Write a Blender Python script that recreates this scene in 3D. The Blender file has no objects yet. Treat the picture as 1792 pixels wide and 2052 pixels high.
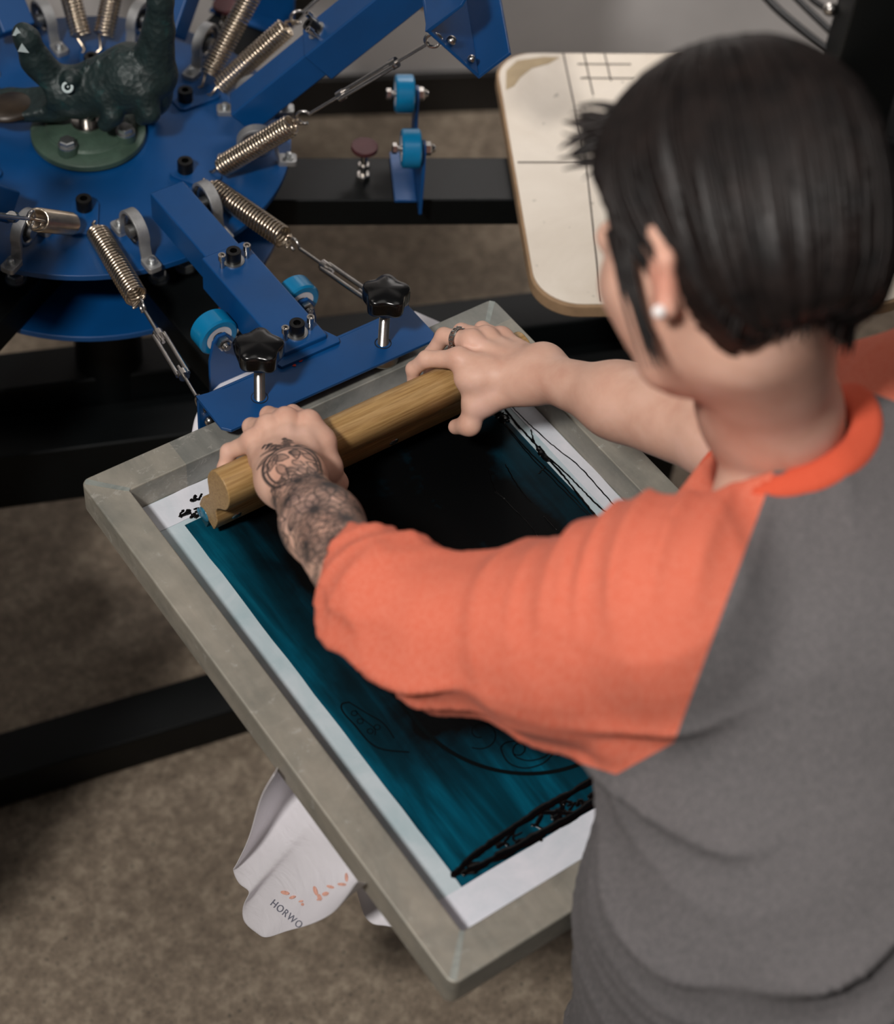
import bpy, bmesh, math, random
import numpy as np
from mathutils import Vector, Matrix, noise
random.seed(7); RNG = np.random.default_rng(7)
SC = bpy.context.scene
COL = SC.collection
PI = math.pi
Z0 = 0.88          # height of the screen frame's top face above the floor; all shapes below are written relative to it

# ------------------------------------------------------------------ camera
CAM = np.array([-0.4778794, -1.1333838, 1.41771297]); FPX = 3726.7
def _rx(a):
    c, s = math.cos(a), math.sin(a); return np.array([[1,0,0],[0,c,-s],[0,s,c]])
def _rz(a):
    c, s = math.cos(a), math.sin(a); return np.array([[c,-s,0],[s,c,0],[0,0,1]])
RC = _rz(math.radians(-40.11760717)) @ _rx(math.radians(39.97293225)) @ _rz(math.radians(6.5244725))
cd = bpy.data.cameras.new('camera'); cam = bpy.data.objects.new('camera', cd); COL.objects.link(cam)
cam.matrix_world = Matrix([list(RC[i]) + [CAM[i] + (Z0 if i == 2 else 0)] for i in range(3)] + [[0,0,0,1]])
cd.sensor_fit = 'HORIZONTAL'; cd.sensor_width = 24; cd.lens = FPX * 24 / 1792
cd.dof.use_dof = True; cd.dof.focus_distance = 1.90; cd.dof.aperture_fstop = 2.6; cd.dof.aperture_blades = 0
cd.clip_start = .05; SC.camera = cam

# ------------------------------------------------------------------ world and lights
w = bpy.data.worlds.new('world'); SC.world = w; w.use_nodes = True
w.node_tree.nodes['Background'].inputs[0].default_value = (.95, .97, 1, 1)
w.node_tree.nodes['Background'].inputs[1].default_value = 0.05
def area(name, loc, target, size, power, col):
    l = bpy.data.lights.new(name, 'AREA'); l.size = size; l.energy = power; l.color = col; l.shape = 'DISK'
    o = bpy.data.objects.new(name, l); COL.objects.link(o); o.location = (loc[0], loc[1], loc[2] + Z0)
    d = Vector(target) - Vector(loc); o.rotation_euler = d.to_track_quat('-Z', 'Y').to_euler(); return o
area('key_lamp', (-1.25, -.86, 2.20), (.2, -.25, 0), .28, 62, (1, .955, .91))
area('ceiling_fill', (.6, -.9, 2.3), (.4, -.3, 0), 1.6, 7.5, (1, .95, .9))
area('press_fill', (-.6, 1.0, 2.2), (.3, .5, 0), .7, 3.5, (1, .93, .86))  # added fill light above the press, not a fixture of the workshop
area('wall_fill', (1.15, .75, .75), (1.45, 1.35, -.5), .4, 9, (1, .95, .92))  # added light that brightens the back wall; no such fixture in the room
vs = SC.view_settings; vs.view_transform = 'Standard'; vs.look = 'None'; vs.gamma = 1; vs.use_curve_mapping = False; vs.exposure = 0.0

# ------------------------------------------------------------------ pixel helpers: a pixel of the photograph into a point of the place
def ray(u, v):
    d = RC @ np.array([(u - 896) / FPX, -(v - 1026) / FPX, -1.]); return d / np.linalg.norm(d)
def at(u, v, z):
    d = ray(u, v); return CAM + d * (z - CAM[2]) / d[2]
def P(u, v, t): return CAM + t * ray(u, v)
def atx(u, v, x):
    d = ray(u, v); return CAM + d * (x - CAM[0]) / d[0]
CR, CU, CB = RC[:, 0], RC[:, 1], RC[:, 2]

# ------------------------------------------------------------------ materials
def s2l(c): return tuple(((x / 255) / 12.92 if x / 255 <= .04045 else ((x / 255 + .055) / 1.055) ** 2.4) for x in c) + (1,)
class NT:
    def __init__(s, name):
        s.m = bpy.data.materials.new(name); s.m.use_nodes = True; s.t = s.m.node_tree; s.b = s.t.nodes['Principled BSDF']
    def n(s, kind, **kw):
        x = s.t.nodes.new(kind)
        for k, v in kw.items():
            if k.startswith('i_'): x.inputs[int(k[2:]) if k[2:].isdigit() else k[2:].replace('_', ' ')].default_value = v
            else: setattr(x, k, v)
        return x
    def l(s, a, b): s.t.links.new(a, b)
    def co(s, kind='Object', scale=(1, 1, 1)):
        c = s.n('ShaderNodeTexCoord'); m = s.n('ShaderNodeMapping'); m.inputs['Scale'].default_value = scale
        s.l(c.outputs[kind], m.inputs[0]); return m.outputs[0]
    def noise(s, v, scale, detail=4, rough=.55, dist=0):
        x = s.n('ShaderNodeTexNoise'); x.inputs['Scale'].default_value = scale; x.inputs['Detail'].default_value = detail
        x.inputs['Roughness'].default_value = rough; x.inputs['Distortion'].default_value = dist; s.l(v, x.inputs['Vector']); return x.outputs['Fac']
    def ramp(s, f, stops):
        r = s.n('ShaderNodeValToRGB'); e = r.color_ramp.elements
        while len(e) < len(stops): e.new(.5)
        for q, (p, c) in zip(e, stops):
            q.position = p; q.color = c if len(c) == 4 else tuple(c) + (1,)
        s.l(f, r.inputs[0]); return r.outputs[0]
    def math(s, op, a, b=None, c=None, clamp=False):
        x = s.n('ShaderNodeMath', operation=op); x.use_clamp = clamp
        for i, q in enumerate((a, b, c)):
            if q is None: continue
            if isinstance(q, (int, float)): x.inputs[i].default_value = q
            else: s.l(q, x.inputs[i])
        return x.outputs[0]
    def mix(s, f, a, b, mode='MIX'):
        x = s.n('ShaderNodeMix', data_type='RGBA', blend_type=mode)
        for i, q in ((0, f), (6, a), (7, b)):
            if isinstance(q, (int, float)): x.inputs[i].default_value = q
            elif isinstance(q, tuple): x.inputs[i].default_value = q
            else: s.l(q, x.inputs[i])
        return x.outputs[2]
    def set(s, **kw):
        for k, v in kw.items():
            i = s.b.inputs[k.replace('_', ' ')]
            if isinstance(v, (int, float, tuple)): i.default_value = v
            else: s.l(v, i)
    def bump(s, h, strength, dist=.001):
        b = s.n('ShaderNodeBump'); b.inputs['Strength'].default_value = strength; b.inputs['Distance'].default_value = dist
        s.l(h, b.inputs['Height']); s.l(b.outputs[0], s.b.inputs['Normal'])
MAT = {}
def simple(name, rgb, rough=.5, metal=0., var=.12, scale=30, bump=0., spec=.5):
    q = NT(name); v = q.co(); f = q.noise(v, scale)
    c = s2l(rgb); d = tuple(x * (1 - var) for x in c[:3]) + (1,); e = tuple(min(1, x * (1 + var)) for x in c[:3]) + (1,)
    q.set(Base_Color=q.ramp(f, [(.3, d), (.7, e)]), Roughness=rough, Metallic=metal, Specular_IOR_Level=spec)
    if bump: q.bump(q.noise(v, scale * 8, 2), bump)
    MAT[name] = q.m; return q
simple('blue_paint', (0, 64, 118), .42, 0, .10, 14, .06)
simple('blue_wheel', (6, 112, 158), .28, 0, .05, 20)
simple('white_plastic', (214, 210, 212), .4, 0, .03)
simple('steel', (186, 182, 178), .24, 1, .12, 60)
simple('spring_steel', (196, 182, 164), .22, 1, .10, 80)
simple('zinc', (188, 190, 190), .38, 1, .12, 50)
simple('cast_aluminium', (168, 168, 168), .5, .75, .12, 90, .3)
simple('black_plastic', (9, 9, 10), .22, 0, .1)
simple('black_rubber', (16, 16, 17), .5, 0, .1)
simple('black_paint', (5, 8, 9), .5, 0, .35, 9, .05, .22)
simple('black_cap', (10, 10, 11), .35, .2, .1)
simple('green_casting', (62, 82, 70), .45, .1, .2, 40, .35)
simple('red_rubber', (70, 30, 34), .6)
simple('mdf_edge', (150, 122, 92), .8, 0, .12, 60, .2)
simple('blade_rubber', (40, 74, 84), .4)
simple('trouser_cloth', (38, 42, 52), .9, 0, .1, 300, .3)
simple('shoe_cloth', (24, 24, 26), .8)
simple('lettering', (120, 122, 136), .9)
simple('orange_print', (236, 176, 156), .9, 0, .2, 200)
simple('pearl', (226, 220, 218), .2)
simple('silver', (190, 184, 178), .25, 1, .3, 700)
simple('teeth_paint', (190, 204, 204), .6)
simple('dark_screw', (60, 60, 60), .3, 1)
simple('baseboard_paint', (26, 24, 23), .5)
simple('pale_stain', (178, 158, 126), .8)
simple('pencil', (92, 84, 78), .9)
simple('red_ink', (150, 34, 30), .4)

q = NT('concrete'); v = q.co(scale=(1, 1, 1)); a = q.noise(v, 3.2, 6, .6, .4); b = q.noise(v, 55, 6, .7); c = q.noise(v, 150, 3, .6)
base = q.ramp(a, [(.3, s2l((112, 98, 84))), (.5, s2l((133, 118, 101))), (.72, s2l((152, 138, 120)))])
base = q.mix(.68, base, q.ramp(b, [(.32, s2l((92, 80, 68))), (.5, s2l((128, 114, 98))), (.68, s2l((170, 156, 136)))]))
base = q.mix(q.ramp(c, [(.60, (0, 0, 0)), (.70, (1, 1, 1))]), base, s2l((70, 66, 58)))
q.set(Base_Color=base, Roughness=.72); q.bump(b, .25, .002); MAT['concrete'] = q.m
q = NT('wall_paint'); v = q.co(); a = q.noise(v, 2.2, 4)
q.set(Base_Color=q.ramp(a, [(.3, s2l((192, 188, 186))), (.7, s2l((220, 216, 214)))]), Roughness=.8); MAT['wall_paint'] = q.m

q = NT('screen_aluminium'); v = q.co(); a = q.noise(v, 9, 6, .7, .6); b = q.noise(v, 60, 5, .7, .4); c = q.noise(q.co(scale=(1, .25, 1)), 26, 5, .6, .3)
col = q.ramp(a, [(.3, s2l((118, 119, 112))), (.5, s2l((154, 149, 136))), (.7, s2l((174, 167, 154)))])
col = q.mix(.5, col, q.ramp(c, [(.3, s2l((112, 116, 112))), (.7, s2l((178, 170, 158)))]))
col = q.mix(q.ramp(b, [(.62, (0, 0, 0)), (.68, (.55, .55, .55))]), col, s2l((186, 184, 178)))
tcx = q.n('ShaderNodeTexCoord'); sx = q.n('ShaderNodeSeparateXYZ'); q.l(tcx.outputs['Object'], sx.inputs[0])
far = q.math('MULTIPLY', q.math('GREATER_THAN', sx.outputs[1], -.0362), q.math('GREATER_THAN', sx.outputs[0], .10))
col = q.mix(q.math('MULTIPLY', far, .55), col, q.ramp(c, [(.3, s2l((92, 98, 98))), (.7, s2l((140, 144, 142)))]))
fl_ = q.math('MULTIPLY', q.math('MULTIPLY', q.math('GREATER_THAN', sx.outputs[1], -.0362), q.math('LESS_THAN', sx.outputs[0], .19)), q.math('GREATER_THAN', q.noise(q.co(), 42, 6, .8, 1.6), .58))
col = q.mix(q.math('MULTIPLY', fl_, .45), col, s2l((186, 182, 174)))
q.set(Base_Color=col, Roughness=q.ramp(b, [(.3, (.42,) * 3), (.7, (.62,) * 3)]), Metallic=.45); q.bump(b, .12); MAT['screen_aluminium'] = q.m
q = NT('weld'); v = q.co(); q.set(Base_Color=q.ramp(q.noise(v, 40, 5, .7, .5), [(.3, s2l((128, 136, 132))), (.7, s2l((172, 176, 170)))]), Roughness=.5, Metallic=.5); MAT['weld'] = q.m

q = NT('tape'); v = q.co(); a = q.noise(v, 14, 4, .6, .8); b = q.noise(q.co(scale=(1, .2, 1)), 60, 3, .6, 1)
q.set(Base_Color=q.ramp(a, [(.3, s2l((162, 182, 188))), (.7, s2l((192, 202, 208)))]), Roughness=.26); q.bump(b, .25, .0012); MAT['tape'] = q.m
q = NT('tape_film'); v = q.co(); a = q.noise(v, 18, 4, .6, .8)
q.set(Base_Color=q.ramp(a, [(.3, s2l((196, 202, 210))), (.7, s2l((216, 216, 224)))]), Roughness=.25); q.bump(q.noise(v, 50, 3, .6, 1.2), .3, .0015); MAT['tape_film'] = q.m

# emulsion with the ink film pulled over it: streaks run along the squeegee stroke
q = NT('emulsion'); tc = q.n('ShaderNodeTexCoord'); sp = q.n('ShaderNodeSeparateXYZ'); q.l(tc.outputs['Object'], sp.inputs[0])
X, Y = sp.outputs[0], sp.outputs[1]
st = q.noise(q.co(scale=(1, .10, 1)), 34, 5, .62, .25); cl = q.noise(q.co(), 9, 5, .6, .5); cl2 = q.noise(q.co(scale=(1, .3, 1)), 22, 4, .6, .3)
dx = q.math('SUBTRACT', q.math('ABSOLUTE', q.math('SUBTRACT', X, .266)), .112)
dy = q.math('SUBTRACT', q.math('ABSOLUTE', q.math('SUBTRACT', Y, -.235)), .170)
dx = q.math('MAXIMUM', dx, 0); dy = q.math('MAXIMUM', dy, 0)
d = q.math('SQRT', q.math('ADD', q.math('MULTIPLY', dx, dx), q.math('MULTIPLY', dy, dy)))
d = q.math('ADD', d, q.math('MULTIPLY', q.math('SUBTRACT', cl, .5), .11)); d = q.math('ADD', d, q.math('MULTIPLY', q.math('SUBTRACT', cl2, .5), .05))
film = q.ramp(d, [(.012, (0, 0, 0)), (.088, (1, 1, 1))])
teal = q.ramp(st, [(.30, s2l((0, 34, 44))), (.48, s2l((0, 48, 62))), (.60, s2l((0, 70, 90))), (.78, s2l((10, 104, 128)))])
q.set(Base_Color=q.mix(film, s2l((4, 5, 6)), teal), Roughness=.42, Specular_IOR_Level=.12); q.bump(st, .05); MAT['emulsion'] = q.m
simple('wet_ink', (3, 3, 4), .2, 0, .1, 30, 0, .3)
simple('dry_ink', (0, 5, 7), .8, 0, .1, 30, 0, .1)
simple('teal_smear', (40, 100, 124), .3, 0, .4, 200)

q = NT('handle_wood'); v = q.co(scale=(.06, 1, 1)); a = q.noise(v, 120, 5, .6, 1.5); b = q.noise(q.co(scale=(.05, 1, 1)), 480, 3, .6)
col = q.ramp(a, [(.3, s2l((138, 104, 62))), (.5, s2l((158, 124, 76))), (.72, s2l((172, 140, 90)))])
q.set(Base_Color=q.mix(.3, col, q.ramp(b, [(.4, s2l((120, 88, 50))), (.6, s2l((196, 162, 112)))])), Roughness=.42); q.bump(b, .12, .0006); MAT['handle_wood'] = q.m
q = NT('platen_board'); v = q.co(); a = q.noise(v, 7, 5, .6, .5); b = q.noise(v, 48, 2, .5)
col = q.ramp(a, [(.3, s2l((208, 196, 180))), (.7, s2l((226, 216, 202)))])
q.set(Base_Color=q.mix(q.ramp(b, [(.70, (0, 0, 0)), (.74, (.6, .6, .6))]), col, s2l((150, 142, 128))), Roughness=.5); MAT['platen_board'] = q.m
q = NT('white_cotton'); v = q.co(); q.set(Base_Color=s2l((234, 231, 236)), Roughness=.9); q.bump(q.noise(v, 26, 4, .6, .6), .35, .004); MAT['white_cotton'] = q.m
q = NT('croc_iron'); v = q.co(); a = q.noise(v, 60, 4, .6)
vo = q.n('ShaderNodeTexVoronoi'); vo.inputs['Scale'].default_value = 150; q.l(v, vo.inputs[0])
q.set(Base_Color=q.ramp(a, [(.3, s2l((20, 34, 34))), (.6, s2l((30, 46, 46))), (.8, s2l((24, 66, 66)))]), Roughness=.5, Metallic=.15); q.bump(vo.outputs['Distance'], .3, .003); MAT['croc_iron'] = q.m
simple('croc_mouth', (44, 34, 24), .4, .2, .5, 40)

q = NT('skin'); v = q.co(); a = q.noise(v, 22, 4, .6, .3); b = q.noise(v, 260, 3, .6)
col = q.ramp(a, [(.3, s2l((200, 154, 134))), (.55, s2l((212, 170, 150))), (.75, s2l((220, 178, 162)))])
at_ = q.n('ShaderNodeAttribute', attribute_name='tattoo'); f = q.math('MULTIPLY', at_.outputs['Fac'], 1.0)
col = q.mix(f, col, s2l((44, 42, 44)))
at2 = q.n('ShaderNodeAttribute', attribute_name='blush'); col = q.mix(at2.outputs['Fac'], col, s2l((206, 124, 104)))
q.set(Base_Color=col, Roughness=.5, Subsurface_Weight=.12, Subsurface_Radius=(.008, .003, .0015), Specular_IOR_Level=.35); q.bump(b, .12, .0008); MAT['skin'] = q.m
simple('nail', (222, 178, 164), .3, 0, .03)

def knit(name, rgb, heather, amt=.4):
    q = NT(name); v = q.co(); a = q.noise(v, 520, 3, .7); s = q.noise(q.co(scale=(1, 1, .25)), 420, 3, .7); l = q.noise(v, 14, 4, .6, .5)
    c = s2l(rgb); h = s2l(heather)
    q.set(Base_Color=q.mix(q.math('MULTIPLY', q.ramp(s, [(.38, (0, 0, 0)), (.62, (1, 1, 1))]), amt), c, h), Roughness=.95, Specular_IOR_Level=.15, Sheen_Weight=.03)
    q.bump(l, .30, .006); MAT[name] = q.m
knit('orange_knit', (206, 104, 80), (220, 136, 114), .45)
knit('rib_knit', (206, 86, 60), (216, 98, 72), .4)
knit('grey_knit', (90, 88, 89), (118, 113, 114), .55)
q = NT('hair'); v = q.co(scale=(1, 1, 1)); a = q.noise(v, 40, 4, .6)
q.set(Base_Color=q.ramp(a, [(.3, s2l((14, 11, 11))), (.7, s2l((32, 25, 23)))]), Roughness=.45, Specular_IOR_Level=.22); MAT['hair'] = q.m

# ------------------------------------------------------------------ mesh builder
def vec(a): return np.asarray(a, float)
def basis(d):
    d = vec(d) / np.linalg.norm(d); a = np.array([0, 0, 1.]) if abs(d[2]) < .9 else np.array([1., 0, 0])
    x = np.cross(a, d); x /= np.linalg.norm(x); return x, np.cross(d, x), d
class MB:
    def __init__(s): s.v = []; s.f = []
    def add(s, v, f):
        o = len(s.v); s.v += [tuple(map(float, p)) for p in v]; s.f += [tuple(i + o for i in q) for q in f]; return s
    def box(s, lo, hi, M=None):
        (a, b, c), (d, e, g) = lo, hi
        v = [(a,b,c),(d,b,c),(d,e,c),(a,e,c),(a,b,g),(d,b,g),(d,e,g),(a,e,g)]
        if M is not None: v = [tuple(M @ Vector(p)) for p in v]
        return s.add(v, [(0,3,2,1),(4,5,6,7),(0,1,5,4),(1,2,6,5),(2,3,7,6),(3,0,4,7)])
    def prism(s, poly, z0, z1, M=None):
        n = len(poly); v = [(x, y, z0) for x, y in poly] + [(x, y, z1) for x, y in poly]
        if M is not None: v = [tuple(M @ Vector(p)) for p in v]
        return s.add(v, [tuple(range(n))[::-1], tuple(range(n, 2*n))] + [(i, (i+1) % n, n+(i+1) % n, n+i) for i in range(n)])
    def ringprism(s, outer, inner, z0, z1):
        n = len(outer); v = [(x,y,z0) for x,y in outer]+[(x,y,z1) for x,y in outer]+[(x,y,z0) for x,y in inner]+[(x,y,z1) for x,y in inner]; f = []
        for i in range(n):
            j = (i+1) % n; f += [(i,j,n+j,n+i),(2*n+j,2*n+i,3*n+i,3*n+j),(n+i,n+j,3*n+j,3*n+i),(j,i,2*n+i,2*n+j)]
        return s.add(v, f)
    def lathe(s, prof, o=(0,0,0), d=(0,0,1), n=24, ring=False):
        if ring: prof = list(prof)+[prof[0]]
        x, y, z = basis(d); o = vec(o); v = []; f = []
        for r, h in prof:
            for k in range(n):
                a = 2*PI*k/n; v.append(o + x*r*math.cos(a) + y*r*math.sin(a) + z*h)
        m = len(prof)
        for i in range(m-1):
            for k in range(n):
                k2 = (k+1) % n; f.append((i*n+k, i*n+k2, (i+1)*n+k2, (i+1)*n+k))
        if ring: return s.add(v, f)
        if prof[0][0] > 1e-6: f.append(tuple(range(n))[::-1])
        if prof[-1][0] > 1e-6: f.append(tuple(range((m-1)*n, m*n)))
        return s.add(v, f)
    def cyl(s, a, b, r, r2=None, n=20):
        a, b = vec(a), vec(b); L = np.linalg.norm(b-a); return s.lathe([(r, 0), (r if r2 is None else r2, L)], a, b-a, n)
    def hexa(s, o, d, r, h): return s.lathe([(r*.9, 0), (r, h*.08), (r, h*.85), (r*.85, h)], o, d, 6)
    def tube(s, pts, r, n=10, closed=False, cap=True):
        pts = [vec(p) for p in pts]; m = len(pts); rr = [r]*m if np.isscalar(r) else list(r); v = []; f = []
        T = [pts[(i+1) % m]-pts[i-1] if closed else pts[min(i+1, m-1)]-pts[max(i-1, 0)] for i in range(m)]
        T = [t/max(np.linalg.norm(t), 1e-9) for t in T]; x, y, _ = basis(T[0])
        for i in range(m):
            x = x - T[i]*np.dot(x, T[i]); x /= max(np.linalg.norm(x), 1e-9); y = np.cross(T[i], x)
            for k in range(n):
                a = 2*PI*k/n; v.append(pts[i] + (x*math.cos(a) + y*math.sin(a))*rr[i])
        for i in range(m if closed else m-1):
            j = (i+1) % m
            for k in range(n):
                k2 = (k+1) % n; f.append((i*n+k, i*n+k2, j*n+k2, j*n+k))
        if not closed and cap: f += [tuple(range(n))[::-1], tuple(range((m-1)*n, m*n))]
        return s.add(v, f)
    def torus(s, o, d, R, r, n=28, m=10, a0=0, a1=2*PI):
        x, y, z = basis(d); o = vec(o); full = abs(a1-a0-2*PI) < 1e-6
        pts = [o + R*(x*math.cos(a0+(a1-a0)*k/n) + y*math.sin(a0+(a1-a0)*k/n)) for k in range(n if full else n+1)]
        return s.tube(pts, r, m, closed=full)
    def ball(s, o, r, n=16, sc=(1,1,1)):
        m = n//2; prof = [(math.sin(PI*i/m), -math.cos(PI*i/m)) for i in range(m+1)]; v = []; f = []
        o = vec(o)
        for a, h in prof:
            for k in range(n): v.append(o + vec((a*math.cos(2*PI*k/n)*sc[0], a*math.sin(2*PI*k/n)*sc[1], h*sc[2]))*r)
        for i in range(m):
            for k in range(n): f.append((i*n+k, i*n+(k+1) % n, (i+1)*n+(k+1) % n, (i+1)*n+k))
        return s.add(v, f)
def link(o, parent=None):
    COL.objects.link(o)
    if parent is not None: o.parent = parent
ORG = {}
def mesh_from(name, v, f, mat, smooth=35):
    me = bpy.data.meshes.new(name); me.from_pydata([tuple(p) for p in v], [], f); me.update()
    bm = bmesh.new(); bm.from_mesh(me); bmesh.ops.remove_doubles(bm, verts=bm.verts, dist=1e-7); bmesh.ops.recalc_face_normals(bm, faces=bm.faces); bm.to_mesh(me); bm.free()
    if smooth: me.shade_smooth(); me.set_sharp_from_angle(angle=math.radians(smooth))
    me.materials.append(MAT[mat]); return me
def part(name, mb, mat, parent=None, bevel=0, smooth=35, label=None, seg=2):
    """links the collected shapes as ONE mesh object; written in scene coordinates, moved into its thing's own frame"""
    org = vec(ORG[parent.name]) if parent is not None else np.zeros(3)
    v = [vec(p) - org for p in mb.v]; me = mesh_from(name, v, mb.f, mat, smooth)
    o = bpy.data.objects.new(name, me); link(o, parent); ORG[o.name] = org
    if parent is None: o.location.z = Z0
    if bevel:
        b = o.modifiers.new('bevel', 'BEVEL'); b.width = bevel; b.segments = seg; b.limit_method = 'ANGLE'; b.angle_limit = math.radians(40); b.harden_normals = True
    if label: o['label'] = label
    return o
def thing(name, label, cat, org=(0, 0, 0), group=None):
    o = bpy.data.objects.new(name, None); o.empty_display_size = .05; COL.objects.link(o); o.location = (org[0], org[1], org[2] + Z0)
    ORG[o.name] = vec(org); o['label'] = label; o['category'] = cat
    if group: o['group'] = group
    return o
def tag(o, label, cat, group=None):
    o['label'] = label; o['category'] = cat
    if group: o['group'] = group
    return o
def structure(o): o['kind'] = 'structure'; return o
def dup(o, parent, name=None):
    c = o.copy(); COL.objects.link(c); c.parent = parent; return c
def dup_tree(o, parent, rot=None):
    c = dup(o, parent)
    if rot is not None: c.rotation_euler = rot
    for ch in list(o.children): dup(ch, c)
    return c
def rrect(x0, y0, x1, y1, r, n=6):
    out = []
    for cx, cy, a0 in ((x1-r, y1-r, 0), (x0+r, y1-r, 90), (x0+r, y0+r, 180), (x1-r, y0+r, 270)):
        for k in range(n+1):
            a = math.radians(a0 + 90*k/n); out.append((cx + r*math.cos(a), cy + r*math.sin(a)))
    return out

# ------------------------------------------------------------------ the room
FL = -Z0
part_floor = structure(part('floor', MB().box((-2.5, -3, FL-.05), (3.6, 3.2, FL)), 'concrete'))
wa, wd = vec((1.28, 1.225)), vec((.893, -.449)); wn = vec((.449, .893))
def wallpt(s, n=0): return wa + wd*s + wn*n
def wallbox(s0, s1, n0, n1, z0, z1):
    return MB().prism([tuple(wallpt(s0, n0)), tuple(wallpt(s1, n0)), tuple(wallpt(s1, n1)), tuple(wallpt(s0, n1))], z0, z1)
structure(part('wall_back', wallbox(-3.4, 2.4, 0, .12, FL, 1.9), 'wall_paint'))
structure(part('baseboard_back', wallbox(-3.4, 2.4, -.015, 0, FL, FL+.09), 'baseboard_paint', bevel=.003))
# ------------------------------------------------------------------ the printing press
C0 = vec((.276, .503, 0)); DZ = -.035                       # carousel axis, top of the head disk
press = thing('screen_printing_press', 'blue multi-arm screen printing press with springs, on black steel legs', 'printing press', (C0[0], C0[1], FL))
def stn(deg): return math.radians(deg - 90)
def stM(deg): return Matrix.Translation(Vector(C0)) @ Matrix.Rotation(stn(deg), 4, 'Z')
def W(p, deg=0): return vec(stM(deg) @ Vector(p))
class SB(MB):
    """a builder in station coordinates (x outward along an arm, y across, z up)"""
    pass
def spart(name, mb, mat, parent, deg=0, **kw):
    M = stM(deg); mb.v = [tuple(M @ Vector(p)) for p in mb.v]; return part(name, mb, mat, parent, **kw)
# disks
def disk(r, z0, z1, hole=.02, n=96):
    m = MB(); o = [(C0[0]+r*math.cos(2*PI*k/n), C0[1]+r*math.sin(2*PI*k/n)) for k in range(n)]
    i = [(C0[0]+hole*math.cos(2*PI*k/n), C0[1]+hole*math.sin(2*PI*k/n)) for k in range(n)]
    return m.ringprism(o, i, z0, z1)
part('head_disk', disk(.242, DZ-.008, DZ), 'blue_paint', press, bevel=.0012, label='upper blue steel disk')
RL = float(np.linalg.norm((at(180, 676, -.142)-C0)[:2]))
part('platen_disk', disk(RL, -.150, -.142), 'blue_paint', press, bevel=.0012, label='lower blue steel disk')
part('centre_column', MB().cyl((C0[0], C0[1], FL+.16), (C0[0], C0[1], -.15), .045, n=32).cyl((C0[0], C0[1], -.15), (C0[0], C0[1], DZ-.008), .05, n=32), 'black_paint', press)
# stand: two long floor tubes joined under the column
def beam_between(a, b, w, z0, z1):
    a, b = vec(a), vec(b); d = (b-a)/np.linalg.norm(b-a); n = vec((-d[1], d[0]))*w/2
    return MB().prism([tuple(a-n), tuple(b-n), tuple(b+n), tuple(a+n)], z0, z1)
zt = FL + .075
l0, l1 = at(0, 1515, zt)[:2], at(440, 1385, zt)[:2]; ld = (l1-l0)/np.linalg.norm(l1-l0)
fa, fb = l0 - ld*.35, l0 + ld*.95
part('stand_tube', beam_between(fa, fb, .075, FL+.005, zt), 'black_paint', press, bevel=.004, label='black front floor tube')
zu = -.41
u0, u1 = at(0, 745, zu)[:2], at(380, 700, zu)[:2]; ud = (u1-u0)/np.linalg.norm(u1-u0)
part('stand_tube', beam_between(u0-ud*.5, u0+ud*1.0, .070, zu-.075, zu), 'black_paint', press, bevel=.004, label='black upper cross tube')
un = vec((ud[1], -ud[0])); un = un if un[1] < 0 else -un
part('stand_tube', beam_between(u0-ud*.5+un*.075, u0+ud*1.0+un*.075, .075, zu-.15, zu-.045), 'black_paint', press, bevel=.004, label='black lower cross tube')
for s_ in (-.5, 1.0):
    e_ = u0+ud*(s_*.97)
    part('stand_leg', MB().box((e_[0]-.035, e_[1]-.035, FL), (e_[0]+.035, e_[1]+.035, zu-.01)), 'black_paint', press, bevel=.004)
# bolts through the disk and spring holes between the arms
capm = SB().lathe([(.0001, .004), (.0045, .004), (.0045, .019), (.0088, .019), (.0095, .0175), (.0095, 0), (.0001, 0)], (.133, 0, DZ), n=28)
cap0 = spart('bolt_cap', capm, 'black_cap', press, 30)
tab = SB().prism(rrect(.118, -.016, .176, .016, .008), DZ, DZ+.004); tab0 = spart('spring_tab', tab, 'blue_paint', press, 30, bevel=.0008)
for k in range(1, 6):
    for o in (cap0, tab0):
        c = dup(o, press); R_ = Matrix.Rotation(k*PI/3, 4, 'Z'); c.rotation_euler.z = k*PI/3
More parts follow.
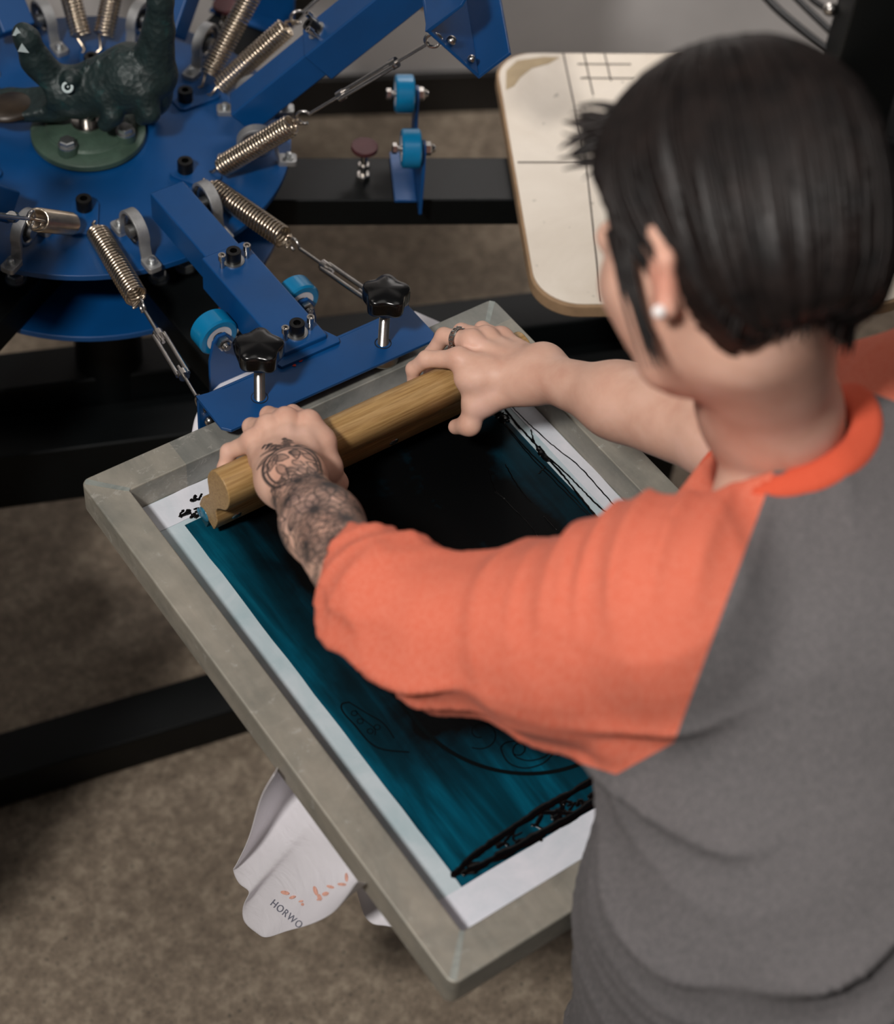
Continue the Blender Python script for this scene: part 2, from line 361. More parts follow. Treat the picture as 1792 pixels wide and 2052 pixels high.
# (parts are written in the press frame whose origin is the axis, so a turn about z moves them to their station)
# pillow block bearings beside every arm
def pillow(side):
    y = .047*side; hb = SB()
    z = DZ+.028; ring = []
    pts = [( .036, DZ+.006)] + [(.0245*math.cos(a), z-DZ+DZ+.0245*math.sin(a)) for a in np.linspace(-.25, PI+.25, 22)] + [(-.036, DZ+.006)]
    pts = [(.027, DZ+.006)] + pts[1:-1] + [(-.027, DZ+.006)]
    w = .0065
    inner = [(x*.84 if abs(z_-DZ-.006) > 1e-4 else x*.86, (z_-z)*.84+z if z_ > DZ+.01 else z_) for x, z_ in pts]
    vs_ = []; fs = []; n = len(pts)
    for (x, zz) in pts: vs_ += [(.2+x, y-w, zz), (.2+x, y+w, zz)]
    for (x, zz) in inner: vs_ += [(.2+x, y-w, zz), (.2+x, y+w, zz)]
    for i in range(n-1):
        a, b, c, d = 2*i, 2*i+1, 2*i+2, 2*i+3; o = 2*n
        fs += [(a, b, d, c), (o+c, o+d, o+b, o+a), (a, c, o+c, o+a), (d, b, o+b, o+d)]
    hb.add(vs_, fs)
    for s in (1, -1): hb.prism(rrect(min(.2+s*.024, .2+s*.047), y-.0085, max(.2+s*.024, .2+s*.047), y+.0085, .004), DZ, DZ+.007)
    h = spart('pillow_block', hb, 'cast_aluminium', press, 0, bevel=.0006)
    b = SB().torus((.2, y, z), (0, 1, 0), .0165, .0042, 28, 10); spart('bearing', b, 'steel', h, 0)
    bb = SB().torus((.2, y, z), (0, 1, 0), .011, .003, 24, 8); spart('bearing_seal', bb, 'black_rubber', h, 0)
    ax = SB().cyl((.2, y-.011*side, z), (.2, y+.009*side, z), .0075); spart('axle_end', ax, 'zinc', h, 0)
    for s in (1, -1):
        bo = SB().lathe([(.0065, 0), (.0065, .0018), (.004, .0018), (.0042, .006), (.002, .0075), (.0001, .0075)], (.2+s*.037, y, DZ+.007), n=14); spart('block_bolt', bo, 'zinc', h, 0)
    return h
for side in (1, -1):
    h = pillow(side)
    for k in range(1, 6): dup_tree(h, press, (0, 0, k*PI/3))
# platen arms, caster gates, levelling bolts
pa = SB().box((.10, -.041, -.142), (.94, .041, -.100)); pa0 = spart('platen_arm', pa, 'black_paint', press, 0, bevel=.003)
spart('arm_bolt', SB().lathe([(.0125, 0), (.0125, .002)], (.195, -.018, -.1), n=20).hexa((.195, -.018, -.098), (0, 0, 1), .0095, .007), 'zinc', pa0, 0)
spart('arm_bolt', SB().lathe([(.0125, 0), (.0125, .002)], (.195, .018, -.1), n=20).hexa((.195, .018, -.098), (0, 0, 1), .0095, .007), 'zinc', pa0, 0)
lv = SB().cyl((.332, .0, -.1), (.332, .0, -.052), .0042).hexa((.332, 0, -.1), (0, 0, 1), .009, .008).hexa((.332, 0, -.082), (0, 0, 1), .008, .005)
lv0 = spart('levelling_bolt', lv, 'steel', pa0, 0)
spart('bolt_pad', SB().cyl((.332, 0, -.054), (.332, 0, -.048), .0165, n=28), 'red_rubber', pa0, 0, bevel=.001)
gt = SB()
po = [(.068, -.10), (.068, -.034), (.063, -.008), (.057, -.0005), (.047, -.0005), (.041, -.008), (.037, -.034), (.030, -.060)]
po = po + [(-y, z) for y, z in po[::-1]]
gt.prism(po, .396, .400, Matrix(((0, 0, 1, 0), (1, 0, 0, 0), (0, 1, 0, 0), (0, 0, 0, 1))))
gt.box((.368, -.046, -.0995), (.3955, .046, -.0955))
g0 = spart('caster_gate', gt, 'blue_paint', press, 0, bevel=.0008)
wheels = []
for s in (1, -1):
    prof = [(.0001, 0), (.014, 0), (.014, .003), (.0215, .003), (.0228, .0045), (.0228, .0225), (.0215, .024), (.0001, .024)]
    spart('wheel', SB().lathe([(.0155, .0), (.0215, .0), (.0235, .002), (.0235, .021), (.0215, .023), (.0155, .023)], (.371, s*.052, -.010), (1, 0, 0), 36, True), 'blue_wheel', g0, 0)
    spart('wheel_hub', SB().lathe([(.0075, .0008), (.0157, .0004), (.0157, .0226), (.0075, .0222)], (.371, s*.052, -.010), (1, 0, 0), 28, True), 'white_plastic', g0, 0)
    spart('wheel_bolt', SB().cyl((.360, s*.052, -.010), (.412, s*.052, -.010), .0035).hexa((.400, s*.052, -.010), (1, 0, 0), .0085, .007).lathe([(.0035, 0), (.0055, .001), (.0045, .004), (.0001, .005)], (.407, s*.052, -.010), (1, 0, 0), 12).hexa((.366, s*.052, -.010), (-1, 0, 0), .007, .006), 'steel', g0, 0)
for k in (1, 2, 3, 4, 5):
    dup_tree(pa0, press, (0, 0, k*PI/3)); dup_tree(g0, press, (0, 0, k*PI/3))

# print arms: one lowered onto the screen, five tipped up
PX, PZ = .200, -.006
def arm_pt(p, pitch):
    x, y, z = p[0]-PX, p[1], p[2]-PZ; c, s = math.cos(pitch), math.sin(pitch)
    return (PX + x*c - z*s, y, PZ + x*s + z*c)
def apart(name, mb, mat, parent, deg, pitch, **kw):
    mb.v = [arm_pt(p, pitch) for p in mb.v]; return spart(name, mb, mat, parent, deg, **kw)
def star(R_, n=5, N=120, amp=.105):
    return [(R_*(1+amp*math.cos(n*a))*math.cos(a), R_*(1+amp*math.cos(n*a))*math.sin(a)) for a in np.linspace(0, 2*PI, N, endpoint=False)]
def spring(a, b, R_=.0118, wire=.00175, ha=.016, hb=.016, turns=None):
    a, b = vec(a), vec(b); L = np.linalg.norm(b-a); d = (b-a)/L; x, y, _ = basis(d)
    p0, p1 = ha, L-hb; body = p1-p0; turns = turns or int(body/.0042); pts = []
    N = turns*14
    pts.append(a + x*.004 - d*.004); pts.append(a); pts.append(a + d*ha*.5 + x*R_*.2)
    for k in range(N+1):
        t = 2*PI*k/14; r = R_*min(1, .45+k/10, .45+(N-k)/10); pts.append(a + d*(p0+body*k/N) + r*(x*math.cos(t)+y*math.sin(t)))
    e = b - d*hb
    for k in range(1, 11):
        t = PI*1.5*k/10; pts.append(e + d*(hb*.55)*(1-math.cos(t))*.9 + x*R_*.8*math.cos(t*1.0 - .3))
    return MB().tube(pts, wire, 8)
def turnbuckle(a, b):
    a, b = vec(a), vec(b); L = np.linalg.norm(b-a); d = (b-a)/L; x, y, _ = basis(d)
    if abs(x[2]) > abs(y[2]): x, y = y, x
    m = MB(); l0, l1 = .30, .70
    for s in (1, -1): m.tube([a+d*L*l0+x*s*.0056, a+d*L*l1+x*s*.0056], .0028, 8)
    for l in (l0, l1): m.cyl(a+d*(L*l-.004), a+d*(L*l+.004), .0062, n=12)
    return m
def rods(a, b):
    a, b = vec(a), vec(b); L = np.linalg.norm(b-a); d = (b-a)/L; x, y, _ = basis(d)
    out = []
    for c, s, m in ((a+d*.002, 1, MB().cyl(a+d*.010, a+d*(L*.30+.014), .0021, n=8)), (b-d*.004, -1, MB().cyl(a+d*(L*.70-.014), a+d*(L-.010), .0021, n=8))):
        pts = [c + s*d*.011 + .0*x]; pts += [c + .0085*(-math.cos(t)*d*(-s) + math.sin(t)*y) for t in np.linspace(0, PI*1.45, 14)]
        m.tube(pts, .0019, 8); out.append(m)
    return out
def print_arm(deg, pitch, extra=None):
    lab = None
    bt, bb_, wt = .0300, -.008, .0215
    m = SB().box((.192, -wt, bb_), (.44, wt, bt)).box((.315, -.027, -.014), (.484, .027, .0325))
    arm = apart('print_arm', m, 'blue_paint', press, deg, pitch, bevel=.0025, label=extra)
    # C-shaped clamp
    cl = SB().prism([(.483, -.131), (.532, -.131), (.540, -.124), (.540, .124), (.532, .131), (.483, .131)], .0185, .0225)
    cl.box((.483, -.131, -.062), (.4865, .131, .0225)).box((.483, -.131, -.066), (.530, .131, -.062))
    clamp = apart('screen_clamp', cl, 'blue_paint', arm, deg, pitch, bevel=.0009)
    apart('arm_end_plate', SB().prism([(.470, -.030), (.488, -.038), (.494, -.036), (.494, .036), (.488, .038), (.470, .030)], .0224, .0262), 'blue_paint', arm, deg, pitch, bevel=.0008)
    for y in (-.121, .121):
        apart('clamp_rivet', SB().ball((.4905, y, -.012), .006, 14).ball((.4905, y, -.046), .005, 14), 'steel', arm, deg, pitch)
    for yk in (-.0765, .0755):
        xk = .5165
        kb = SB(); po = star(.0232); M = Matrix.Translation((xk, yk, 0))
        kb.prism([(x*.93, y*.93) for x, y in po], .0805, .0815, M)
        # rounded star: stacked outlines
        nS = len(po); rings = [(.90, .0800), (.985, .0815), (1., .084), (1., .0955), (.97, .0985), (.90, .100), (.60, .1014), (.30, .1020), (.02, .1022)]
        v = []; f = []
        for sc, z in rings: v += [(xk+x*sc, yk+y*sc, z) for x, y in po]
        for i in range(len(rings)-1):
            for k in range(nS): f.append((i*nS+k, i*nS+(k+1) % nS, (i+1)*nS+(k+1) % nS, (i+1)*nS+k))
        kb.v = []; kb.f = []; kb.add(v, f + [tuple(range(nS))[::-1], tuple(range((len(rings)-1)*nS, len(rings)*nS))])
        kb.lathe([(.0115, .070), (.0125, .072), (.014, .0802)], (xk, yk, 0), n=28)
        apart('star_knob', kb, 'black_plastic', arm, deg, pitch, smooth=50)
        th = [(.0058 if i % 2 else .0048, -.002 + .0735*i/80) for i in range(81)]
        apart('threaded_rod', SB().lathe([(.0001, -.002)] + th + [(.0001, .0715)], (xk, yk, 0), n=16), 'steel', arm, deg, pitch, smooth=20)
        apart('pressure_foot', SB().lathe([(.0001, .0002), (.0150, .0002), (.0176, .001), (.0178, .0025), (.0155, .005), (.0115, .010), (.008, .0145), (.0001, .0145)], (xk, yk, 0), n=32), 'zinc', arm, deg, pitch, smooth=60)
        apart('slot_rim', SB().torus((xk, yk, .0226), (0, 0, 1), .0085, .0006, 24, 6), 'black_rubber', arm, deg, pitch)
    for xs in (.338, .466):
        z = .0325
        apart('socket_bolt', SB().lathe([(.0001, .008), (.004, .008), (.004, .0155), (.0078, .0155), (.0082, .0145), (.0082, .001)], (xs, 0, z), n=24), 'black_cap', arm, deg, pitch)
        apart('bolt_washer', SB().cyl((xs, 0, z-.001), (xs, 0, z+.0015), .0118, n=24), 'zinc', arm, deg, pitch)
        for y in (-.0155, .0155):
            dx = .002
            apart('set_screw', SB().lathe([(.0026, -.001), (.0026, .011), (.0042, .0112), (.0042, .018), (.0024, .018), (.0022, .014), (.0001, .014)], (xs+dx, y, z), n=16), 'steel', arm, deg, pitch)
    # springs and turnbuckles down both sides of the arm
    for s in (1, -1):
        th_ = math.radians(26.5)*s
        a = vec((.163*math.cos(th_), .163*math.sin(th_), DZ+.006)); b = vec(arm_pt((.481, .124*s, .004), pitch))
        L = np.linalg.norm(b-a); d = (b-a)/L; sp_len = .162 if pitch < .1 else .145
        mid = a + d*sp_len
        spr = spart('spring', SB().add(*(lambda q: (q.v, q.f))(spring(a, mid, turns=25))), 'spring_steel', press, deg, smooth=60)
        for q in rods(mid, b): spart('hook_rod', SB().add(q.v, q.f), 'steel', press, deg, smooth=60)
        q = turnbuckle(mid, b); spart('turnbuckle', SB().add(q.v, q.f), 'steel', press, deg, smooth=60)
        apart('eye_ring', SB().torus((.478, .124*s, .004), (0, 1, 0), .0085, .0019), 'steel', arm, deg, pitch)
    return arm
UP = math.radians(45)
print_arm(0, 0, 'lowered blue arm holding the printing screen')
for k in range(1, 6): print_arm(60*k, UP)
rk = random.Random(9)
for (u, v_) in ((583, 724), (590, 732), (603, 723), (632, 735), (626, 681), (640, 741), (575, 716)):
    c_ = at(u, v_, .0228); q = [(c_[0]+rk.uniform(.0012, .0030)*math.cos(a), c_[1]+rk.uniform(.0010, .0022)*math.sin(a)) for a in np.linspace(0, 2*PI, 9, endpoint=False)]
    part('ink_speck', MB().prism(q, .0224, .0228 if v_ > 700 else .0266), 'red_ink', press)
# green cast flange in the middle of the disk
gm = SB().lathe([(.0001, 0), (.064, 0), (.068, .003), (.068, .010), (.060, .014), (.050, .015), (.048, .018), (.036, .022), (.0001, .022)], (0, 0, DZ), n=56)
for k in range(4):
    a = math.radians(35+90*k); gm.lathe([(.0001, 0), (.0125, 0), (.0115, .024), (.0001, .024)], (.050*math.cos(a), .050*math.sin(a), DZ), n=20)
fl = spart('centre_flange', gm, 'green_casting', press, 0, bevel=.001, label='dark green cast flange')
for k in range(4):
    a = math.radians(35+90*k); x, y = .050*math.cos(a), .050*math.sin(a)
    spart('flange_bolt', SB().lathe([(.0115, 0), (.0115, .0018)], (x, y, DZ+.024), n=20).hexa((x, y, DZ+.0258), (0, 0, 1), .0095, .007), 'zinc', fl, 0)
spart('axle_cap', SB().lathe([(.0001, 0), (.019, 0), (.019, .002), (.010, .002), (.010, .012), (.0001, .012)], (0, 0, DZ+.022), n=24), 'steel', fl, 0)

# ------------------------------------------------------------------ wooden platens, shirt on the front one
def platen(deg, label, zt_=-.079, th=.019):
    po = rrect(.517, -.252, .985, .232, .055, 10) if deg else rrect(.517, -.225, .985, .225, .055, 10)
    o = thing('platen', label, 'platen', W((.75, 0, zt_-th), deg), 'wooden platens')
    b = spart('board', SB().prism(po, zt_-th, zt_-.0015), 'mdf_edge', o, deg, bevel=.002, label='brown fibreboard edge')
    t = spart('top_sheet', SB().prism([((x-.751)*.985+.751, (y+.01)*.985-.01) for x, y in po], zt_-.0015, zt_), 'platen_board', o, deg)
    return o
p1 = platen(60, 'cream board platen with pencilled lines, behind the person\'s head')
M60 = stM(60)
def penline(a, b, r=.0011):
    return spart('pencil_line', SB().add(*(lambda q: (q.v, q.f))(MB().tube([(a[0], a[1], -.0788), (b[0], b[1], -.0788)], r, 6))), 'pencil', p1, 60)
penline((.525, .005), (.62, .005)); penline((.612, .005), (.595, -.245)); penline((.612, .228), (.612, .008)); penline((.64, .228), (.64, .14)); penline((.668, .228), (.668, .17)); penline((.628, .205), (.70, .205)); penline((.628, .175), (.70, .175)); penline((.91, -.245), (.915, -.10))
spart('corner_stain', SB().prism([(.5262, .150), (.531, .190), (.548, .212), (.585, .2205), (.606, .2195), (.590, .206), (.566, .196), (.548, .176), (.538, .158)][::-1], -.0789, -.0786), 'pale_stain', p1, 60)
for deg, lab in ((0, 'platen under the printing screen, covered by the white shirt'), (120, 'wooden platen at the back of the press, behind the raised arms'), (300, 'wooden platen on the left arm of the press, beyond the picture edge')):
    platen(deg, lab)
# ------------------------------------------------------------------ printing screen
FW, FLn, FT, FH = .508, .641, .036, .038
screen = thing('printing_screen', 'aluminium screen frame with pale tape, teal emulsion and black ink, under the squeegee', 'printing screen', (0, 0, -FH))
n = 8
def ccorner(lst): return lst
outer = rrect(0, -FLn, FW, 0, .009, 6); inner = rrect(FT, -FLn+FT, FW-FT, -FT, .002, 6)
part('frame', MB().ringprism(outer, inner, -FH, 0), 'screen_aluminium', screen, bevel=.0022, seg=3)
for (cx, cy), (ix, iy) in (((.004, -.004), (FT, -FT)), ((FW-.004, -.004), (FW-FT, -FT)), ((.004, -FLn+.004), (FT, -FLn+FT)), ((FW-.004, -FLn+.004), (FW-FT, -FLn+FT))):
    a, b = vec((cx, cy)), vec((ix, iy)); d = (b-a)/np.linalg.norm(b-a); nn = vec((-d[1], d[0]))*.0055
    part('weld_seam', MB().prism([tuple(a-nn*.6), tuple(b-nn*.4), tuple(b+nn*.4), tuple(a+nn*.6)], -.0006, .0005), 'weld', screen)
ME = -.0352
part('mesh_fabric', MB().box((FT-.002, -FLn+FT-.002, ME-.0006), (FW-FT+.002, -FT+.002, ME)), 'tape', screen, label='pale taped mesh')
TX0, TX1, TY0, TY1 = .0728, .4355, -.5615, -.0775
def wavy(x0, y0, x1, y1, amp=.0012, nn=40, sd=0):
    r = random.Random(sd); out = []
    for i in range(nn): t = i/nn; out.append((x0+(x1-x0)*t+r.uniform(-amp, amp), y0+(y1-y0)*t+r.uniform(-amp, amp)))
    return out
em = wavy(TX0, TY0, TX1, TY0, .0006, 20, 1)+wavy(TX1, TY0, TX1, TY1, .0006, 20, 2)+wavy(TX1, TY1, TX0, TY1, .0006, 20, 3)+wavy(TX0, TY1, TX0, TY0, .0006, 20, 4)
part('emulsion_area', MB().prism(em, ME-.0001, ME+.0004), 'emulsion', screen, label='dark teal emulsion with black ink film')
e = FT+.0005
def strip(lo, hi, sd, lab=None):
    po = wavy(lo[0], lo[1], hi[0], lo[1], .0008, 14, sd)+wavy(hi[0], lo[1], hi[0], hi[1], .0008, 14, sd+1)+wavy(hi[0], hi[1], lo[0], hi[1], .0008, 14, sd+2)+wavy(lo[0], hi[1], lo[0], lo[1], .0008, 14, sd+3)
    part('tape_strip', MB().prism(po, ME+.0003, ME+.0006+.00005*sd/10), 'tape_film', screen)
strip((e, -.072), (FW-e, -e), 10); strip((e, -FLn+e), (FW-e, TY0+.0035), 20)
strip((.448, -FLn+e), (FW-e, -e), 30)
# loose tape turned up at the near corner
part('tape_fold', MB().add([(e, -FLn+e, -.034), (e+.07, -FLn+e, -.034), (e+.075, -FLn+e+.002, -.012), (e, -FLn+e+.002, -.010), (e, -FLn+e+.045, -.034), (e+.0015, -FLn+e+.05, -.015)], [(0,1,2,3), (0,4,5,3)]), 'tape_film', screen, smooth=0)
# stencil line art showing through the ink
def ribbon(pts, w=.0016, z=ME+.0007):
    m = MB(); pts = [vec(p) for p in pts]; v = []; f = []
    ws = [w]*len(pts) if np.isscalar(w) else w
    for i, p in enumerate(pts):
        t = pts[min(i+1, len(pts)-1)]-pts[max(i-1, 0)]; t = t/max(np.linalg.norm(t), 1e-9); nn = vec((-t[1], t[0]))*ws[i]/2
        v += [tuple(p-nn)+(z,), tuple(p+nn)+(z,)]
    for i in range(len(pts)-1): f.append((2*i, 2*i+1, 2*i+3, 2*i+2))
    return m.add(v, f)
def pxs(l, z=ME): return [at(u, v, z)[:2] for u, v in l]
def smooth_pts(p, k=6):
    p = [vec(q) for q in p]; out = []
    for i in range(len(p)-1):
        a, b, c, d = p[max(i-1, 0)], p[i], p[i+1], p[min(i+2, len(p)-1)]
        for j in range(k):
            t = j/k; out.append(.5*((2*b)+(-a+c)*t+(2*a-5*b+4*c-d)*t*t+(-a+3*b-3*c+d)*t**3))
    return out+[p[-1]]
cc = vec((.2545, -.3975)); th = np.linspace(0, 2*PI, 140)
def art(pts, w=.0015, mat='dry_ink'): part('line_art', ribbon(pts, w), mat, screen, smooth=0)
art([cc + .1178*vec((math.cos(a), math.sin(a))) for a in th], .0042)
sw = [(1003,1500),(1018,1528),(1050,1540),(1085,1532),(1105,1515),(1108,1503),(1090,1518),(1060,1525),(1035,1518),(1028,1505),(1035,1492),(1048,1492),(1052,1504),(1042,1514),(1030,1512)]
art(smooth_pts(pxs(sw)), .0014)
art(smooth_pts(pxs([(1003,1500),(1012,1490),(1030,1486),(1046,1490)])), .0014)
art(smooth_pts(pxs([(700,1500-92),(685,1412),(688,1428),(712,1455),(740,1488),(770,1503),(820,1508)])), .0016)
art(smooth_pts(pxs([(700,1408),(735,1430),(768,1450),(790,1480)])), .0013)
art(smooth_pts(pxs([(712,1424),(728,1442),(750,1460),(752,1474)])), .0010)
for (u, v) in ((710, 1430), (722, 1446), (742, 1466), (756, 1458)):
    c_ = at(u, v, ME)[:2]; art([c_ + .0028*vec((math.cos(a), math.sin(a))) for a in np.linspace(0, 2*PI, 12)], .0010)
for j in range(5):   # petals of the medallion, mirrored around the circle
    for s in (1, -1):
        a0 = math.radians(-62 - 50*j*s*.9 + (0 if s > 0 else 10)); c_ = cc + .085*vec((math.cos(a0), math.sin(a0)))
        art([c_ + vec((math.cos(a0+t*1.0), math.sin(a0+t)))*.018*(1-t/9) for t in np.linspace(0, 7, 40)], .0012)
art(smooth_pts(pxs([(1118,1498),(1140,1520),(1158,1508),(1148,1500),(1138,1512),(1128,1503)])), .0012)
# wet ink left in front of the tape: a ridge with drips, strings beside the right tape, drops
def blob_line(pts, r0, jit, sd, flat=.27, k=10):
    r = random.Random(sd); P_ = smooth_pts(pts, k); m = MB(); rr = [r0*(1+r.uniform(-jit, jit)) for _ in P_]
    rr = [rr[i]*.5+rr[max(0, i-1)]*.25+rr[min(len(rr)-1, i+1)]*.25 for i in range(len(rr))]; rr[0] = rr[-1] = r0*.2
    q = MB().tube([(p[0]+r.uniform(-.0004, .0004), p[1]+r.uniform(-.0006, .0006), 0) for p in P_], rr, 10)
    return MB().add([(x, y, ME+.0005+max(0, z)*flat+min(0, z)*.02) for x, y, z in q.v], q.f)
ink = blob_line([(.0705, -.545), (.10, -.5385), (.13, -.536), (.18, -.533), (.226, -.534), (.30, -.531), (.40, -.534)], .0034, .35, 3)
q = blob_line([(.079, -.5475), (.10, -.5495), (.14, -.5525), (.20, -.5535), (.30, -.5535), (.42, -.551)], .0042, .45, 4); ink.add(q.v, q.f)
r = random.Random(5)
for i in range(46):
    x = .085 + .335*r.random()*r.random()**.3; y = r.uniform(-.552, -.537)
    q = blob_line([(x, y), (x+r.uniform(-.012, .012), y+r.uniform(-.006, .006)), (x+r.uniform(-.018, .018), y+r.uniform(-.010, .010))], r.uniform(.0010, .0024), .4, i+50, k=4); ink.add(q.v, q.f)
part('ink_ridge', ink, 'wet_ink', screen, smooth=60)
st_ = MB()
for k, (l, r0) in enumerate([([(1012,820),(1040,855),(1072,890),(1090,910)], .0011), ([(1090,910),(1130,955),(1165,1000),(1190,1030),(1225,1075)], .0011), ([(1095,915),(1130,945),(1165,980),(1200,1015),(1245,1050)], .0009), ([(1022,812),(1060,850),(1110,895),(1160,935),(1205,985),(1250,1035)], .0008), ([(1002,838),(1060,905),(1120,965),(1190,1040)], .0007), ([(1010,850),(1066,918),(1126,980),(1180,1035)], .0006), ([(1064,860),(1070,885),(1082,905)], .0008), ([(1095,935),(1085,945),(1078,950)], .0007)]):
    q = blob_line(pxs(l, ME), r0, .3, 80+k, .9); st_.add(q.v, q.f)
q = blob_line(pxs([(1078,895),(1088,912),(1102,925)]), .0036, .4, 99); st_.add(q.v, q.f)
q = blob_line(pxs([(995,828),(1008,838),(1015,846)]), .006, .5, 98, .2); st_.add(q.v, q.f)
part('ink_string', st_, 'wet_ink', screen, smooth=60)
sc = MB()
for k, l in enumerate(([(978,940),(992,980),(1005,995),(1030,1020),(1060,1050),(1078,1075)], [(1012,930),(1035,970),(1050,990),(1066,1008)], [(1090,1035),(1115,1062)], [(990,985),(1012,1000)])):
    q = blob_line(pxs(l), .0006, .5, 120+k, .8); sc.add(q.v, q.f)
part('ink_scratch', sc, 'wet_ink', screen, smooth=60)
sm = MB()
r = random.Random(11)
for i in range(9):
    c_ = at(385+r.uniform(-16, 24), 1018+r.uniform(-16, 22), ME)[:2]
    q = blob_line([c_, c_+vec((r.uniform(-.008, .008), r.uniform(-.006, .006))), c_+vec((r.uniform(-.012, .012), r.uniform(-.008, .008)))], r.uniform(.001, .0026), .5, 140+i, .4, 4); sm.add(q.v, q.f)
part('ink_smudge', sm, 'wet_ink', screen, smooth=60)

# ------------------------------------------------------------------ squeegee
LEAN = math.radians(21); SQY, SQZ = -.087, ME+.001; SX0, SX1 = .0885, .452
squeegee = thing('squeegee', 'long wooden squeegee held in both hands across the screen', 'squeegee', (SX0, SQY, SQZ))
def sq(a, h, x): return (x, SQY + a*math.cos(LEAN) - h*math.sin(LEAN), SQZ + a*math.sin(LEAN) + h*math.cos(LEAN))
def sqprism(prof, x0, x1, nx=1):
    n_ = len(prof); v = []; f = []
    for i in range(nx+1):
        x = x0+(x1-x0)*i/nx; v += [sq(a, h, x) for a, h in prof]
    for i in range(nx):
        for k in range(n_): f.append((i*n_+k, i*n_+(k+1) % n_, (i+1)*n_+(k+1) % n_, (i+1)*n_+k))
    return MB().add(v, f+[tuple(range(n_))[::-1], tuple(range(nx*n_, (nx+1)*n_))])
half = smooth_pts([(.0150, .020), (.0155, .034), (.0140, .043), (.0088, .053), (.0084, .060), (.0130, .070), (.0182, .080), (.0192, .092), (.0168, .105), (.0105, .113), (.0, .116)], 5)
prof = [(a, h) for a, h in half] + [(-a, h) for a, h in half[::-1][1:]]
part('handle', sqprism(prof, SX0, SX1, 4), 'handle_wood', squeegee, bevel=.0012, smooth=40, label='varnished wooden handle')
part('blade', sqprism([(-.0045, 0), (.0045, 0), (.0045, .024), (-.0045, .024)], SX0+.001, SX1-.001), 'blade_rubber', squeegee, bevel=.0005, label='teal rubber blade')
for x in (.112, .205, .300, .395):
    c_ = vec(sq(-.0140, .033, x)); nrm = vec((0, -math.cos(LEAN), -math.sin(LEAN)))
    part('blade_screw', MB().lathe([(.0062, -.001), (.006, .0012), (.004, .0026), (.0001, .003)], c_, nrm, 18), 'steel', squeegee, smooth=60)
fs = blob_line([at(400, 1028, 0)[:2], at(412, 1020, 0)[:2]], .006, .4, 77)
b_ = vec(sq(.004, .018, SX0)); part('ink_splash', MB().ball(b_, .010, 14, (.25, .9, .8)).ball(b_+vec((0, .008, -.006)), .006, 12, (.3, 1, .8)), 'teal_smear', squeegee, smooth=60)

# ------------------------------------------------------------------ white shirt on the front platen
shirt_w = thing('white_t_shirt', 'white cotton T-shirt pulled over the platen, hanging below the screen', 't-shirt', (.276, -.25, -.08))
def zn(p, s=1., o=0): return noise.noise(Vector((p[0]*s+o, p[1]*s, p[2]*s)))
po = rrect(.030, -.50, .522, .03, .07, 10)
top = MB(); N = 48; v = []; f = []
body = [(.276+(x-.276)*s, -.235+(y+.235)*s) for s in (1,) for x, y in po]
neck = smooth_pts([at(u, v_, -.074)[:2] for u, v_ in [(378,905),(384,862),(392,828),(410,797),(440,765),(475,745),(505,742),(545,745),(600,735),(650,700)]], 5)
# flat cloth over the board, running out into the round neck end beyond it
cl = [(.034, -.50), (.034, -.02)] + [tuple(p) for p in neck] + [(.47, .09), (.515, 0), (.518, -.50)]
n_ = len(cl); cen = vec((.27, -.2))
v = [(cen[0], cen[1], -.0715)]; 
for k, s in enumerate((.6, .9, .99, 1.0, 1.0)):
    for x, y in cl:
        z = (-.0715, -.0715, -.073, -.078, -.098)[k]
        v.append((cen[0]+(x-cen[0])*s, cen[1]+(y-cen[1])*s, z))
f = [(0, 1+i, 1+(i+1) % n_) for i in range(n_)]
for k in range(4):
    for i in range(n_): f.append((1+k*n_+i, 1+k*n_+(i+1) % n_, 1+(k+1)*n_+(i+1) % n_, 1+(k+1)*n_+i))
part('shirt_front', MB().add(v, f), 'white_cotton', shirt_w, smooth=60)
def drape(top, bot_px, x1, amp, sd, nv=26):
    """cloth hanging from the edge of the board (top: its two end points) down to a wavy hem"""
    B = smooth_pts([vec(p) for p in bot_px], 8); nu = 60; v = []; f = []; a0, a1 = vec(top[0]), vec(top[1])
    def samp(L, t):
        i = t*(len(L)-1); a = int(min(i, len(L)-2)); return L[a]+(L[a+1]-L[a])*(i-a)
    for j in range(nv+1):
        b = j/nv
        for i in range(nu+1):
            a = i/nu; T = a0+(a1-a0)*a; p = samp(B, a); h = atx(p[0], p[1], x1); q = T*(1-b)+h*b
            d = (q-CAM)/np.linalg.norm(q-CAM); off = amp*(.15+.85*b)*(math.sin(a*9+sd+2*b)*.55 + .6*noise.noise(Vector((a*3.5+sd, b*1.5, 0))))
            v.append(tuple(q+d*off*1.6*min(1, b*5)))
    for j in range(nv):
        for i in range(nu): q = j*(nu+1)+i; f.append((q, q+1, q+nu+2, q+nu+1))
    return v, f
def cloth(name, vf, mat='white_cotton', th=.0015):
    o = part(name, MB().add(*vf), mat, shirt_w, smooth=80)
    m = o.modifiers.new('solid', 'SOLIDIFY'); m.thickness = th; s = o.modifiers.new('sub', 'SUBSURF'); s.levels = s.render_levels = 1; return o
A_ = drape([(.032, -.335, -.080), (.032, -.500, -.080)], [(551,1553),(524,1600),(500,1680),(474,1735),(467,1748),(478,1772),(499,1790),(486,1820),(488,1848),(512,1870),(532,1879),(572,1866),(620,1852),(662,1830),(690,1798),(712,1765)], -.015, .014, 1.2)
cloth('hanging_side', A_)
B_ = drape([(.045, -.475, -.090), (.085, -.505, -.090)], [(716,1783),(724,1812),(734,1838),(750,1852),(775,1856),(800,1862)], .035, .006, 4.0)
cloth('hanging_sleeve', B_)
